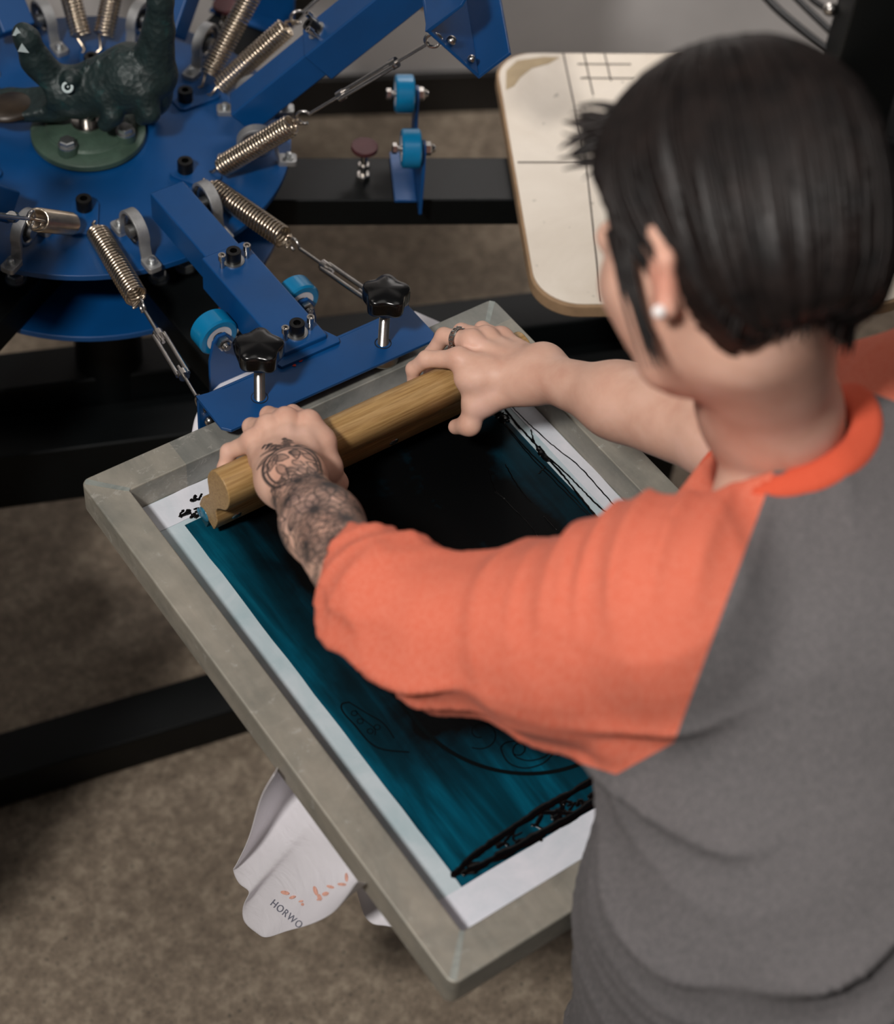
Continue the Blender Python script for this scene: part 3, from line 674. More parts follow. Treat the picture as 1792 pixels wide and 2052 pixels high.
# faint pencilled lettering and orange marks on the hanging cloth
def on_cloth(u, v, lift=.012): return atx(u, v, -.019 - lift)
fc = bpy.data.curves.new('lettering', 'FONT'); fc.body = 'HORWO'; fc.size = .030; fc.extrude = 0; fc.space_character = 1.15
fo = bpy.data.objects.new('tmp', fc); COL.objects.link(fo); bpy.context.view_layer.update()
tm = bpy.data.meshes.new_from_object(fo.evaluated_get(bpy.context.evaluated_depsgraph_get())); bpy.data.objects.remove(fo)
p0, p1 = vec((607, 1866)), vec((541, 1800)); a0 = None
tv = np.array([list(q.co) for q in tm.vertices]); Lx = tv[:, 0].max()
p0_ = vec((540, 1812)); dirp = vec((599, 1861))-p0_; upn = vec((dirp[1], -dirp[0]))/np.linalg.norm(dirp)
tp = []
GV = np.array(A_[0]); GP = np.array([[896+FPX*((RC.T@(g-CAM))[0])/-((RC.T@(g-CAM))[2]), 1026-FPX*((RC.T@(g-CAM))[1])/-((RC.T@(g-CAM))[2])] for g in GV])
from mathutils.bvhtree import BVHTree
BV = BVHTree.FromPolygons([tuple(p) for p in A_[0]], [tuple(f_) for f_ in A_[1]])
def surf(u, v, lift=.0028):
    d = ray(u, v); h = BV.ray_cast(Vector(CAM), Vector(d))
    return vec(h[0])-d*lift if h[0] is not None else atx(u, v, -.015)-d*lift
for x, y, z in tv:
    q = p0_ + dirp*(x/Lx) + upn*(y/.030*21); g = surf(q[0], q[1]); tp.append(tuple(g))
part('lettering', MB().add(tp, [tuple(p.vertices) for p in tm.polygons]), 'lettering', shirt_w, smooth=0)
om = MB()
for u, v_, a, b in ((571, 1789, 9, 4), (586, 1798, 7, 3), (603, 1806, 5, 2), (632, 1785, 4, 10), (640, 1798, 4, 7), (662, 1777, 8, 3), (652, 1791, 7, 4), (685, 1772, 9, 3), (694, 1758, 3, 9), (640, 1802, 6, 2), (606, 1812, 3, 3)):
    k = 12; an = r.uniform(-.4, .4); pts = [surf(u+a*math.cos(t)*math.cos(an)-b*math.sin(t)*math.sin(an), v_+a*math.cos(t)*math.sin(an)+b*math.sin(t)*math.cos(an)) for t in np.linspace(0, 2*PI, k, endpoint=False)]
    part('orange_mark', MB().add(pts, [tuple(range(k))]), 'orange_print', shirt_w, smooth=0)
# ------------------------------------------------------------------ smooth implicit surfaces: rounded cones and ellipsoids blended, then meshed
BIG = 9.
def seg(a, b, ra, rb=None, flat=None):
    return ('seg', vec(a), vec(b), ra, ra if rb is None else rb, flat)
def ell(c, r, ax=None):
    return ('ell', vec(c), vec(r), np.eye(3) if ax is None else np.array([vec(x)/np.linalg.norm(x) for x in ax]))
def U_(k, *ch): return ('u', k, list(ch))
def sub_(k, a, b): return ('sub', k, a, b)
def halfsp(p, n_): return ('hs', vec(p), vec(n_)/np.linalg.norm(n_))
def inter_(k, a, b): return ('int', k, a, b)
def disp_(a, fn): return ('disp', a, fn)
def smin(a, b, k):
    if k <= 0: return np.minimum(a, b)
    h = np.maximum(k-np.abs(a-b), 0)/k; return np.minimum(a, b)-h*h*k*.25
def ev(nd, p, bc=None, br=0):
    t = nd[0]
    if t == 'seg':
        _, a, b, ra, rb, flat = nd
        if bc is not None:
            m = (a+b)/2
            if np.linalg.norm(bc-m)-np.linalg.norm(b-a)/2-max(ra, rb) > br+.06: return None
        q = p-a.astype(np.float32); ab = (b-a).astype(np.float32)
        h = np.clip((q@ab)/max(float(ab@ab), 1e-12), 0, 1); e = q-h[:, None]*ab
        if flat is not None:
            n_, s = flat; n_ = (vec(n_)/np.linalg.norm(n_)).astype(np.float32); c = e@n_; e = e+(c*(1/s-1))[:, None]*n_
        return np.sqrt((e*e).sum(1))-(ra+(rb-ra)*h)
    if t == 'ell':
        _, c, r, ax = nd
        if bc is not None and np.linalg.norm(bc-c)-r.max() > br+.06: return None
        q = (p-c.astype(np.float32))@ax.T.astype(np.float32); rr = r.astype(np.float32)
        k0 = np.sqrt(((q/rr)**2).sum(1)); k1 = np.sqrt(((q/(rr*rr))**2).sum(1)); return k0*(k0-1)/np.maximum(k1, 1e-6)
    if t == 'hs': return (p-nd[1].astype(np.float32))@nd[2].astype(np.float32)
    if t == 'u':
        d = None
        for ch in nd[2]:
            x = ev(ch, p, bc, br)
            if x is None: continue
            d = x if d is None else smin(d, x, nd[1])
        return d
    if t == 'sub':
        a = ev(nd[2], p, bc, br)
        if a is None: return None
        b = ev(nd[3], p, bc, br)
        return a if b is None else -smin(-a, b, nd[1])
    if t == 'int':
        a = ev(nd[2], p, bc, br); b = ev(nd[3], p, bc, br)
        if a is None or b is None: return None
        return -smin(-a, -b, nd[1])
    if t == 'disp':
        a = ev(nd[1], p, bc, br)
        return None if a is None else a+nd[2](p)
def full(nd, p):
    d = ev(nd, p); return np.full(len(p), BIG, np.float32) if d is None else d
def polygonise(nd, lo, hi, h, NB=24):
    lo = vec(lo); cnt = np.ceil((vec(hi)-lo)/(h*NB)).astype(int); br = h*NB*.87+h; V = []; K = []; Q = []
    dim = cnt*NB+4
    g = np.arange(-1, NB+2); gx, gy, gz = np.meshgrid(g, g, g, indexing='ij'); G = np.stack([gx.ravel(), gy.ravel(), gz.ravel()], 1); n = NB+3
    def key(c): c = c+2; return (c[:, 0].astype(np.int64)*dim[1]+c[:, 1])*dim[2]+c[:, 2]
    for bi in range(cnt[0]):
        for bj in range(cnt[1]):
            for bk in range(cnt[2]):
                base = np.array([bi, bj, bk])*NB; bc = lo+(base+NB/2)*h
                c = ev(nd, bc[None].astype(np.float32))
                if c is None or abs(c[0]) > br*1.9: continue
                d = ev(nd, (lo+(base+G)*h).astype(np.float32), bc, br)
                if d is None or d.min() > 0 or d.max() < 0: continue
                D = d.reshape(n, n, n); ins = D < 0
                # cell vertices: cells with corner index 0..n-2 in local coords (cell -1..NB)
                m = n-1; s = np.zeros((m, m, m), int); acc = np.zeros((m, m, m, 3)); num = np.zeros((m, m, m))
                corners = [(i, j, k) for i in (0, 1) for j in (0, 1) for k in (0, 1)]
                for (i, j, k) in corners: s += ins[i:i+m, j:j+m, k:k+m]
                act = (s > 0) & (s < 8)
                for axis in range(3):
                    o1, o2 = [x for x in range(3) if x != axis]
                    for u in (0, 1):
                        for v_ in (0, 1):
                            a = [0, 0, 0]; a[o1] = u; a[o2] = v_; b = list(a); b[axis] = 1
                            A = D[a[0]:a[0]+m, a[1]:a[1]+m, a[2]:a[2]+m]; B = D[b[0]:b[0]+m, b[1]:b[1]+m, b[2]:b[2]+m]
                            cr = (A < 0) != (B < 0); t = np.where(cr, A/np.where(cr, A-B, 1), 0)
                            for x in range(3): acc[..., x] += np.where(cr, (t if x == axis else a[x]), 0)
                            num += cr
                idx = np.argwhere(act); vp = acc[act]/num[act][:, None]
                V.append(lo+(base+idx-1+vp)*h); K.append(key(base+idx-1))
                core = slice(1, 1+NB)
                for axis in range(3):
                    sl = [slice(1, 1+NB)]*3; sl2 = list(sl); sl2[axis] = slice(2, 2+NB)
                    A = ins[tuple(sl)]; B = ins[tuple(sl2)]; e = np.argwhere(A != B); flip = A[A != B]
                    if len(e) == 0: continue
                    o1, o2 = [(1, 2), (2, 0), (0, 1)][axis]; c0 = base+e
                    def off(a, b): q = c0.copy(); q[:, o1] -= a; q[:, o2] -= b; return key(q)
                    k4 = np.stack([off(0, 0), off(1, 0), off(1, 1), off(0, 1)], 1)
                    k4[~flip] = k4[~flip][:, ::-1]; Q.append(k4)
    V = np.concatenate(V); K = np.concatenate(K); Q = np.concatenate(Q)
    uk, ix = np.unique(K, return_index=True); F = np.searchsorted(uk, Q); return V[ix], F
def grad(nd, p, e=.0006):
    p = p.astype(np.float32); g = np.stack([full(nd, p+np.float32(e)*np.eye(3, dtype=np.float32)[i])-full(nd, p-np.float32(e)*np.eye(3, dtype=np.float32)[i]) for i in range(3)], 1)
    n_ = np.linalg.norm(g, axis=1, keepdims=True); return g/np.maximum(n_, 1e-9)
def project(nd, p, it=2):
    for _ in range(it):
        d = full(nd, p.astype(np.float32)); p = p-grad(nd, p)*np.clip(d, -.004, .004)[:, None]*.9
    return p
def organic(name, nd, lo, hi, h, mat, parent, refine=(), label=None, post=None):
    V, F = polygonise(nd, lo, hi, h)
    me = bpy.data.meshes.new(name); me.from_pydata(V.tolist(), [], F.tolist()); me.update()
    if refine:
        bm = bmesh.new(); bm.from_mesh(me)
        for (c, r, cuts) in refine:
            es = [e for e in bm.edges if all(((vec(v_.co)-vec(c))/vec(r)) @ ((vec(v_.co)-vec(c))/vec(r)) < 1 for v_ in e.verts)]
            bmesh.ops.subdivide_edges(bm, edges=es, cuts=cuts, use_grid_fill=True)
        bmesh.ops.triangulate(bm, faces=[f_ for f_ in bm.faces if len(f_.verts) > 4]); bm.to_mesh(me); bm.free()
    co = np.empty(len(me.vertices)*3); me.vertices.foreach_get('co', co); co = co.reshape(-1, 3)
    co = project(nd, co)
    if post is not None: co = post(co)
    org = vec(ORG[parent.name]) if parent is not None else np.zeros(3)
    me.vertices.foreach_set('co', (co-org).ravel()); me.update(); me.shade_smooth(); me.materials.append(MAT[mat])
    o = bpy.data.objects.new(name, me); link(o, parent); ORG[o.name] = org
    if parent is None: o.location.z = Z0
    if label: o['label'] = label
    return o, co
def vnoise(p, s, oct_=2):
    """cheap smooth pseudo-noise made of turned sine products"""
    out = 0; a = 1.
    for k in range(oct_+1):
        A = RNGN[k]; q = p@A*s; out = out+a*(np.sin(q[:, 0])*np.sin(q[:, 1]+1.3)+np.sin(q[:, 1]*.8+q[:, 2]))*.5; s *= 1.9; a *= .55
    return out
RNGN = [np.linalg.qr(np.random.default_rng(20+k).normal(size=(3, 3)))[0].astype(np.float32) for k in range(6)]

# ------------------------------------------------------------------ crocodile figure on the flange
croc = thing('crocodile_figure', 'dark green cast iron crocodile with wide open mouth, on the press centre', 'figurine', (C0[0], C0[1], -.012))
hx = vec((CR[0], CR[1], 0)); hx /= np.linalg.norm(hx); hn = vec((-hx[1], hx[0], 0))
def cp(u, v, dn=0.):
    d = ray(u, v); o_ = vec((C0[0], C0[1], 0))-hn*0-CAM+hn*dn; t = (o_@hn)/(d@hn); return CAM+t*d
S = 1/1680
cs = [seg(cp(160, 186), cp(265, 156), 52*S, 68*S), seg(cp(265, 156), cp(305, 150), 66*S, 50*S), seg(cp(305, 140), cp(318, 60), 46*S, 30*S), seg(cp(318, 60), cp(322, 0), 30*S, 24*S), seg(cp(322, 0), cp(334, -80), 24*S, 8*S), ell(cp(300, 185), (46*S, 46*S, 52*S)),
      ell(cp(132, 182), (54*S, 50*S, 50*S)), seg(cp(112, 208), cp(20, 210), 42*S, 40*S, (vec((0, 0, 1)), .75)), seg(cp(20, 210), cp(-70, 226), 40*S, 24*S, (vec((0, 0, 1)), .75)),
      seg(cp(108, 165), cp(72, 120), 36*S, 29*S), seg(cp(72, 120), cp(54, 78), 29*S, 24*S), seg(cp(54, 78), cp(46, 66), 24*S, 20*S)]
for dn in (-.026, .026):
    cs += [seg(cp(215, 195, dn), cp(226, 232, dn*1.4), 24*S, 19*S), seg(cp(226, 232, dn*1.4), cp(212, 248, dn*1.4), 19*S, 16*S), seg(cp(290, 185, dn), cp(300, 225, dn*1.4), 28*S, 20*S), seg(cp(300, 225, dn*1.4), cp(285, 236, dn*1.4), 19*S, 15*S)]
cs += [ell(cp(142, 158, -.018), (20*S,)*3), ell(cp(142, 158, .018), (20*S,)*3)]
for k in range(10):
    a = k/9; uu = 170+150*min(1, a*1.3); vv = 130-50*a if a < .75 else 90-300*(a-.75)
    cs.append(seg(cp(uu, vv+6, -.008), cp(uu+4, vv-6, -.008), 5*S, 2*S)); cs.append(seg(cp(uu, vv+6, .008), cp(uu+4, vv-6, .008), 5*S, 2*S))
cn = sub_(.004, U_(.006, *cs), ell(cp(18, 182, -.010), (.046, .046, .024)))
organic('body', cn, vec((-.05, .30, -.04)), vec((.62, .90, .30)), .0026, 'croc_iron', croc)
part('mouth_lining', MB().ball(cp(24, 214, -.004), .0225, 24, (1.5, 1.2, .45)), 'croc_mouth', croc)
eo = cp(132, 184, -.027)
ce = eo - hn*.0
en = (CAM-eo)/np.linalg.norm(CAM-eo)
eo = project(cn, np.array([eo+en*.01]), 6)[0]
part('eye', MB().torus(eo+en*.0022, en, .0052, .0018, 22, 8).ball(eo+en*.0026+vec((0.0005, 0, .0005)), .0013, 8), 'teeth_paint', croc)
part('socket', MB().cyl(cp(181, 262)-vec((0, 0, .012)), cp(181, 250)+vec((0, 0, .012)), .009, n=20), 'steel', croc)
for (u, v_) in ((46, 99), (27, 66)):
    q0 = project(cn, np.array([cp(u, v_)+en*.02]), 8)[0]
    part('painted_tooth', MB().add([q0+en*.0009+hx*(-.006)+vec((0, 0, -.004)), q0+en*.0009+hx*.007+vec((0, 0, -.005)), q0+en*.0009+vec((0, 0, .008)), q0-en*.002], [(0, 1, 2), (0, 3, 1), (1, 3, 2), (2, 3, 0)]), 'teeth_paint', croc, smooth=0)

# ------------------------------------------------------------------ black equipment by the wall
eqp = P(1706, 200, 2.72); eqz = eqp[2]
eq = thing('equipment_stand', 'black metal equipment stand with hoses and chrome knob near the wall', 'equipment stand', (eqp[0], eqp[1], FL))
ex, ey = eqp[0], eqp[1]; rt = Matrix.Translation((ex, ey, 0)) @ Matrix.Rotation(math.atan2(hx[1], hx[0]), 4, 'Z')
part('post', MB().box((-.046, -.04, FL+.02), (.046, .04, .9), rt), 'black_paint', eq, bevel=.003)
part('housing', MB().box((-.02, -.06, eqz-.22), (.34, .06, eqz-.02), rt), 'black_paint', eq, bevel=.01)
part('foot', MB().box((-.25, -.04, FL), (.25, .04, FL+.03), rt).box((-.04, -.25, FL), (.04, .25, FL+.03), rt), 'black_paint', eq, bevel=.004)
part('knob', MB().ball(P(1715, 14, 2.64), .018, 20).cyl(P(1715, 14, 2.64), P(1715, 14, 2.70), .006), 'steel', eq, smooth=60)
part('knob', MB().ball(P(1664, 18, 2.66), .010, 16).cyl(P(1664, 18, 2.66), P(1672, 18, 2.72), .004), 'steel', eq, smooth=60)
for a, b, c_, r_ in (((1490, -60), (1560, 20), (1668, 108), .006), ((1545, -60), (1600, 0), (1672, 70), .005), ((1590, -50), (1630, 0), (1680, 30), .005)):
    part('hose', MB().tube(smooth_pts([P(*a, 2.8), P(*b, 2.74), P(*c_, 2.70)], 8), r_, 10), 'black_rubber', eq, smooth=60)

# ------------------------------------------------------------------ the person
pelvis = vec((.285, -.785, .0)); Hc = P(1455, 437, 1.315)
person = thing('person', 'person with short dark hair in orange-sleeved grey shirt pulling a squeegee', 'person', (.28, -.80, FL))
def cb(r_, u_, b_): return CR*r_+CU*u_+CB*b_
HF = cb(-.62, -.20, -.76); HF /= np.linalg.norm(HF)
HU = cb(-.13, .985, -.10); HU -= HF*(HU@HF); HU /= np.linalg.norm(HU); HL = np.cross(HU, HF)
def hp(l, f_, u_): return Hc+HL*l+HF*f_+HU*u_
HAX = (HL, HF, HU)
NB_ = P(1558, 835, 1.430); LS = vec((.213, -.600, .318)); RS = vec((.508, -.580, .352))
head = [ell(hp(0, -.012, .012), (.074, .092, .088), HAX), ell(hp(0, .036, -.033), (.064, .066, .074), HAX), seg(hp(.0, .055, -.085), hp(0, .066, -.092), .022, .018),
        seg(hp(.050, .000, -.055), hp(.022, .062, -.088), .020, .016), seg(hp(-.050, .0, -.055), hp(-.022, .062, -.088), .020, .016),
        seg(hp(0, .088, -.008), hp(0, .104, -.036), .008, .012), seg(hp(.012, .082, -.064), hp(-.012, .082, -.064), .011),
        seg(hp(.032, .072, -.028), hp(.044, .055, -.032), .018), seg(hp(-.032, .072, -.028), hp(-.044, .055, -.032), .018), seg(hp(-.03, .083, .012), hp(.03, .083, .012), .010)]
earn = []
for s in (1, -1):
    EZ = -.022; e0 = hp(.076*s, -.004, -.028+EZ); n_ = HL*s
    g_ = lambda l, f_, u_: hp(l*s, f_, u_+EZ)
    earn.append(U_(.006, seg(g_(.075, .006, .0), g_(.084, -.012, .004), .006), seg(g_(.084, -.012, .004), g_(.088, -.018, -.018), .006, .0055), seg(g_(.088, -.018, -.018), g_(.080, -.004, -.046), .0055, .0068), seg(g_(.080, -.004, -.046), g_(.073, .006, -.038), .006), ell(g_(.075, -.004, -.02), (.006, .014, .022), HAX)))
TRD = vec((0, -.035, -.082))
neck_top = hp(0, -.030, -.065)
neck = [seg(neck_top, NB_, .042, .043), seg(NB_, NB_-(neck_top-NB_)*.4, .043, .044), seg(hp(0, .01, -.085), NB_+vec((0, .03, -.01)), .034, .038), seg(NB_+TRD, (NB_+TRD+RS)/2, .038, .030), seg(NB_+TRD, (NB_+TRD+LS)/2, .038, .030)]
chest = vec((.355, -.645, .235)); belly = vec((.32, -.725, .10))
torso = [seg(LS, RS, .034), seg(NB_+vec((0, -.025, -.075)), chest, .050, .105, (vec((0, 1, .5)), .8)), ell(chest, (.145, .095, .115)), seg(chest, belly, .13, .120, (vec((0, 1, .5)), .8)), seg(belly, pelvis, .120, .135, (vec((0, 1, .3)), .8)),
         seg(pelvis+vec((-.05, 0, 0)), pelvis+vec((.05, 0, 0)), .10)]
legs = []
for s in (-1, 1):
    hip = pelvis+vec((.085*s, 0, -.06)); kn = vec((.285+.10*s, -.765+.02*s, FL+.46)); an = vec((.285+.11*s, -.81+.02*s, FL+.09))
    legs += [seg(hip, kn, .082, .052), seg(kn, an, .052, .034), seg(an, an+vec((0, .12, -.055)), .034, .03)]
# left arm
LW = vec((.128, -.187, .112)); LE = vec((.067, -.403, .215))
lf_n = vec((.35, .25, .9))
larm = [seg(LS, LE, .036, .032), seg(LE, LW+(LE-LW)*.42, .034, .0330), seg(LW+(LE-LW)*.42, LW, .0330, .0245, (vec((.1, .35, .93)), .9))]
lat = vec((.97, -.2, 0)); 
larm += [seg(LW+lat*.008, LW-lat*.008, .0225, .0225), seg(LW, LW+vec((.006, .030, -.012)), .023, .020)]
LM = [vec((.190, -.115, .1005)), vec((.1705, -.101, .103)), vec((.151, -.0965, .0985)), vec((.1315, -.0985, .089))]
lpalm = []
for i, m_ in enumerate(LM):
    w0 = LW+vec((.014-.010*i, .012, -.004)); lpalm.append(seg(w0, m_, .0150, .0102)); lpalm.append(ell(m_+vec((0, -.001, .0035)), (.0098, .0115, .0095)))
lpalm += [seg(LM[0]+vec((0, -.02, -.012)), LM[3]+vec((0, -.02, -.010)), .0145), seg(LW+vec((.012, .02, -.006)), LM[0]+vec((.0, -.02, -.010)), .018, .015), seg(LW+vec((-.012, .02, -.010)), LM[3]+vec((0, -.02, -.010)), .017, .014)]
def finger(ps, rs): return U_(.004, *[seg(ps[i], ps[i+1], rs[i], rs[i+1]) for i in range(len(ps)-1)])
def shrink(nd, k_):
    if nd[0] == 'seg': return ('seg', hk(k_, nd[1]), hk(k_, nd[2]), nd[3]*k_[1], nd[4]*k_[1], nd[5])
    if nd[0] == 'ell': return ('ell', hk(k_, nd[1]), nd[2]*k_[1], nd[3])
    return ('u', nd[1], [shrink(c_, k_) for c_ in nd[2]])
FR = (.0108, .0090, .0078, .0066)
HKL = (vec((.155, -.140, .085)), .90, vec((.000, -.008, -.002))); HKR = (vec((.392, -.150, .08)), .93, vec((-.003, -.002, 0)))
def hk(k_, p): return k_[0]+(vec(p)-k_[0])*k_[1]+k_[2]
LFi = [finger([LM[0], (.1925, -.079, .080), (.192, -.075, .054), (.190, -.090, .040)], FR),
       finger([LM[1], (.1700, -.066, .078), (.170, -.068, .050), (.1695, -.086, .037)], FR),
       finger([LM[2], (.1480, -.066, .072), (.147, -.069, .046), (.148, -.086, .034)], FR),
       finger([LM[3], (.1130, -.078, .063), (.104, -.083, .047), (.1030, -.095, .037)], (.0105, .0088, .0074, .0062))]
LT = [vec((.150, -.172, .098)), vec((.187, -.158, .073)), vec((.1935, -.166, .050)), vec((.186, -.162, .030))]
lth = U_(.008, seg(LT[0], LT[1], .018, .0135), seg(LT[1], LT[2], .0130, .0112), seg(LT[2], LT[3], .0110, .0082), seg(LM[0]+vec((.000, -.012, -.004)), LT[1], .0115, .0125), seg(LM[0]+vec((0, -.028, -.006)), LT[1]+vec((-.01, -.005, 0)), .014, .013))
lhand = shrink(U_(.008, U_(.0075, *lpalm), U_(.0015, *LFi), lth), HKL)
# right arm
RW = vec((.412, -.190, .100)); RE = vec((.452, -.412, .195))
rarm = [seg(RS, RE, .048, .042), seg(RE, RW+(RE-RW)*.45, .042, .037), seg(RW+(RE-RW)*.45, RW, .036, .0235, (vec((.5, .3, .8)), .88)), seg(RW+vec((.012, .004, .006)), RW-vec((.010, .004, .006)), .0205)]
RM = [vec((.361, -.127, .0975)), vec((.3865, -.1145, .1005)), vec((.4060, -.1150, .0960)), vec((.4250, -.1180, .0880))]
rpalm = []
for i, m_ in enumerate(RM): rpalm.append(seg(RW+vec((-.012+.010*i, .012, -.002)), m_, .0155, .0100)); rpalm.append(ell(m_+vec((0, -.001, .0035)), (.0096, .0115, .0092)))
rpalm += [seg(RM[0]+vec((0, -.02, -.010)), RM[3]+vec((0, -.02, -.010)), .0145), seg(RW+vec((-.014, .014, -.006)), RM[0]+vec((.0, -.02, -.010)), .019, .015)]
RFi = [finger([RM[0], (.3400, -.0975, .0830), (.3305, -.0880, .0640), (.3290, -.0920, .0460)], (.0105, .0090, .0078, .0068)),
       finger([RM[1], (.3750, -.0800, .0850), (.3630, -.0760, .0600), (.3530, -.0880, .0430)], FR),
       finger([RM[2], (.4000, -.0790, .0780), (.3950, -.0780, .0520), (.3900, -.0900, .0370)], FR),
       finger([RM[3], (.4260, -.0830, .0720), (.4240, -.0840, .0500), (.4200, -.0960, .0370)], (.0100, .0085, .0072, .0062))]
RT = [vec((.392, -.182, .084)), vec((.3600, -.1655, .0640)), vec((.3480, -.1720, .0430)), vec((.3420, -.1570, .0290))]
rth = U_(.008, seg(RT[0], RT[1], .019, .0140), seg(RT[1], RT[2], .0130, .0110), seg(RT[2], RT[3], .0110, .0085), seg(RM[0]+vec((.004, -.012, -.006)), RT[1], .0110, .0130), seg(RM[0]+vec((.006, -.030, -.008)), RT[1]+vec((.01, -.004, 0)), .015, .014), seg(RT[0]+vec((.01, 0, .004)), RM[0]+vec((.012, -.02, -.004)), .018, .015))
rhand = shrink(U_(.008, U_(.0075, *rpalm), U_(.0015, *RFi), rth), HKR)
BODY = U_(.012, U_(.014, *head), *earn, U_(.03, *neck, *torso), U_(.03, *legs), U_(.02, *larm), U_(.02, *rarm), lhand, rhand)
BODY = U_(.020, U_(.014, *head), U_(.03, *neck, *torso), U_(.03, *legs), U_(.02, *larm), U_(.02, *rarm))
BODY = U_(.012, BODY, lhand, rhand, *earn)

# tattoo drawn on the left forearm in coordinates along and around the arm
def tattoo(co):
    ax = (LW-LE)/np.linalg.norm(LW-LE); dv = vec((.05, .30, .95)); dv -= ax*(dv@ax); dv /= np.linalg.norm(dv); sd_ = np.cross(ax, dv)   # sd_: towards the little finger side or thumb side
    q = co-LW; s = q@ax*1000; x = q@sd_*1000; y = q@dv*1000; ang = np.arctan2(x, y); rad = np.hypot(x, y)
    return s, ang, rad
def sdl(px, py, pts):
    d = np.full(len(px), 1e3)
    for (ax_, ay), (bx, by) in zip(pts[:-1], pts[1:]):
        vx, vy = bx-ax_, by-ay; t = np.clip(((px-ax_)*vx+(py-ay)*vy)/(vx*vx+vy*vy+1e-9), 0, 1); d = np.minimum(d, np.hypot(px-ax_-t*vx, py-ay-t*vy))
    return d
def ink_field(co):
    s, ang, rad = tattoo(co); out = np.zeros(len(co))
    near = (s > -235) & (s < 45) & (rad < 75) & (co[:, 0] < .26) & (co[:, 1] > -.46)
    i = np.where(near)[0]
    if len(i) == 0: return out
    a = -s[i]; b = ang[i]*29*np.where(a < 0, 1.15, 1+a*.0018)      # a: mm up the arm from the wrist, b: mm around it
    k = np.zeros(len(i)); R2 = random.Random(4)
    def line(pts, w_, v_=.9): 
        d = sdl(a, b, pts); k[:] = np.maximum(k, v_*np.clip(1.3-d/w_, 0, 1))
    def blobf(ca, cb_, ra, rb_, rot, v_, soft=.35):
        c_, s_ = math.cos(rot), math.sin(rot); u = ((a-ca)*c_+(b-cb_)*s_)/ra; w_ = (-(a-ca)*s_+(b-cb_)*c_)/rb_; d = np.hypot(u, w_); k[:] = np.maximum(k, v_*np.clip((1-d)/soft+.2, 0, 1))
    def petal(ca, cb_, L_, w_, rot, fill=.35, lw=1.4):
        c_, s_ = math.cos(rot), math.sin(rot); u = (a-ca)*c_+(b-cb_)*s_; v_ = -(a-ca)*s_+(b-cb_)*c_
        t = np.clip(u/L_, 0, 1); wd = w_*np.sin(np.pi*t**.8); d = np.abs(v_)-wd; m_ = (u > 0) & (u < L_)
        k[:] = np.maximum(k, np.where(m_, .85*np.clip(1.2-np.abs(d)/lw, 0, 1), 0)); k[:] = np.maximum(k, np.where(m_ & (d < 0), fill*(1-.8*t), 0))
    def flower(ca, cb_, R_, n_, core, rot=0):
        for j in range(n_): petal(ca, cb_, R_, R_*.27, rot+2*PI*j/n_, .8)
        blobf(ca, cb_, core, core*.85, 0, .98, .4)
    for (c0_, c1_) in (((-4, -3), (-38, -17)), ((-6, 5), (-38, 13))):
        line([c0_, c1_], 1.3)
        for j in range(7): t = .25+.75*j/6; blobf(c0_[0]+(c1_[0]-c0_[0])*t, c0_[1]+(c1_[1]-c0_[1])*t+(3.2 if j % 2 else -3.2), 5.2, 3.3, .8 if j % 2 else -.8, .92)
    line([(-4, 1), (-24, 2)], .8); blobf(-24, 2, 2.5, 1.6, 0, .8)
    for (ca, cb_, L_, w_, rot) in ((-4, -6, 30, 2.8, -2.25), (-2, 8, 26, 2.8, 2.05), (0, -12, 26, 2.4, -1.7), (2, 14, 24, 2.4, 1.6), (-6, 0, 16, 2.0, -2.8), (-6, 2, 16, 2.0, 2.7)): petal(ca, cb_, L_, w_, rot, .9, 1.2)
    t_ = np.linspace(0, 2*PI, 40)
    line([(27+31*math.cos(x), -2+33*math.sin(x)) for x in t_], 2.3); line([(27+26*math.cos(x), -2+28*math.sin(x)) for x in t_], 1.5)
    for j in range(14): petal(R2.uniform(2, 34), R2.uniform(-20, 22), R2.uniform(14, 22), R2.uniform(3, 5), R2.uniform(-1.6, 1.6), R2.uniform(.3, .9), 1.3)
    for (ca, cb_, R_, n_, core) in ((62, -8, 20, 7, 6.5), (60, 16, 18, 7, 6.0), (66, 40, 18, 7, 5), (98, 14, 34, 9, 11.0), (92, -26, 24, 8, 6), (44, 44, 16, 6, 5), (48, -44, 18, 6, 5), (134, -12, 26, 9, 7), (132, 34, 26, 8, 7), (100, 58, 22, 7, 6), (105, -58, 22, 7, 6), (165, 10, 28, 9, 7), (165, -40, 24, 8, 6), (170, 50, 24, 8, 6), (150, 75, 22, 7, 6), (195, -15, 26, 8, 7), (200, 35, 24, 8, 6), (125, -95, 22, 7, 6), (195, 90, 22, 7, 6)):
        flower(ca, cb_, R_, n_, core, R2.uniform(0, 1))
    for j in range(110):
        ca, cb_ = R2.uniform(25, 235), R2.uniform(-105, 105); petal(ca, cb_, R2.uniform(14, 26), R2.uniform(3.5, 6.5), R2.uniform(0, 2*PI), R2.uniform(.3, 1.0)*(j % 2), 1.3)
    sh = .5+.5*vnoise(co[i].astype(np.float32), 95, 2); k = np.maximum(k, np.clip((sh-.45)*1.3, 0, .5)*np.clip((a-22)/12, 0, 1)*np.clip((240-a)/20, 0, 1))
    out[i] = np.clip(k*1.2, 0, 1)*.97
    return out
lo_, hi_ = vec((-.05, -1.02, FL+.001)), vec((.68, .0, .78))
body, bco = organic('body', BODY, lo_, hi_, .0045, 'skin', person, refine=(((.158, -.135, .085), (.085, .10, .085), 3), ((.392, -.145, .08), (.095, .10, .085), 2), ((.095, -.28, .16), (.085, .125, .11), 4)), label='bare skin of head, neck, forearms and hands')
tt = ink_field(bco); at1 = body.data.attributes.new('tattoo', 'FLOAT', 'POINT'); at1.data.foreach_set('value', tt.astype(np.float32))
bl = np.zeros(len(bco))
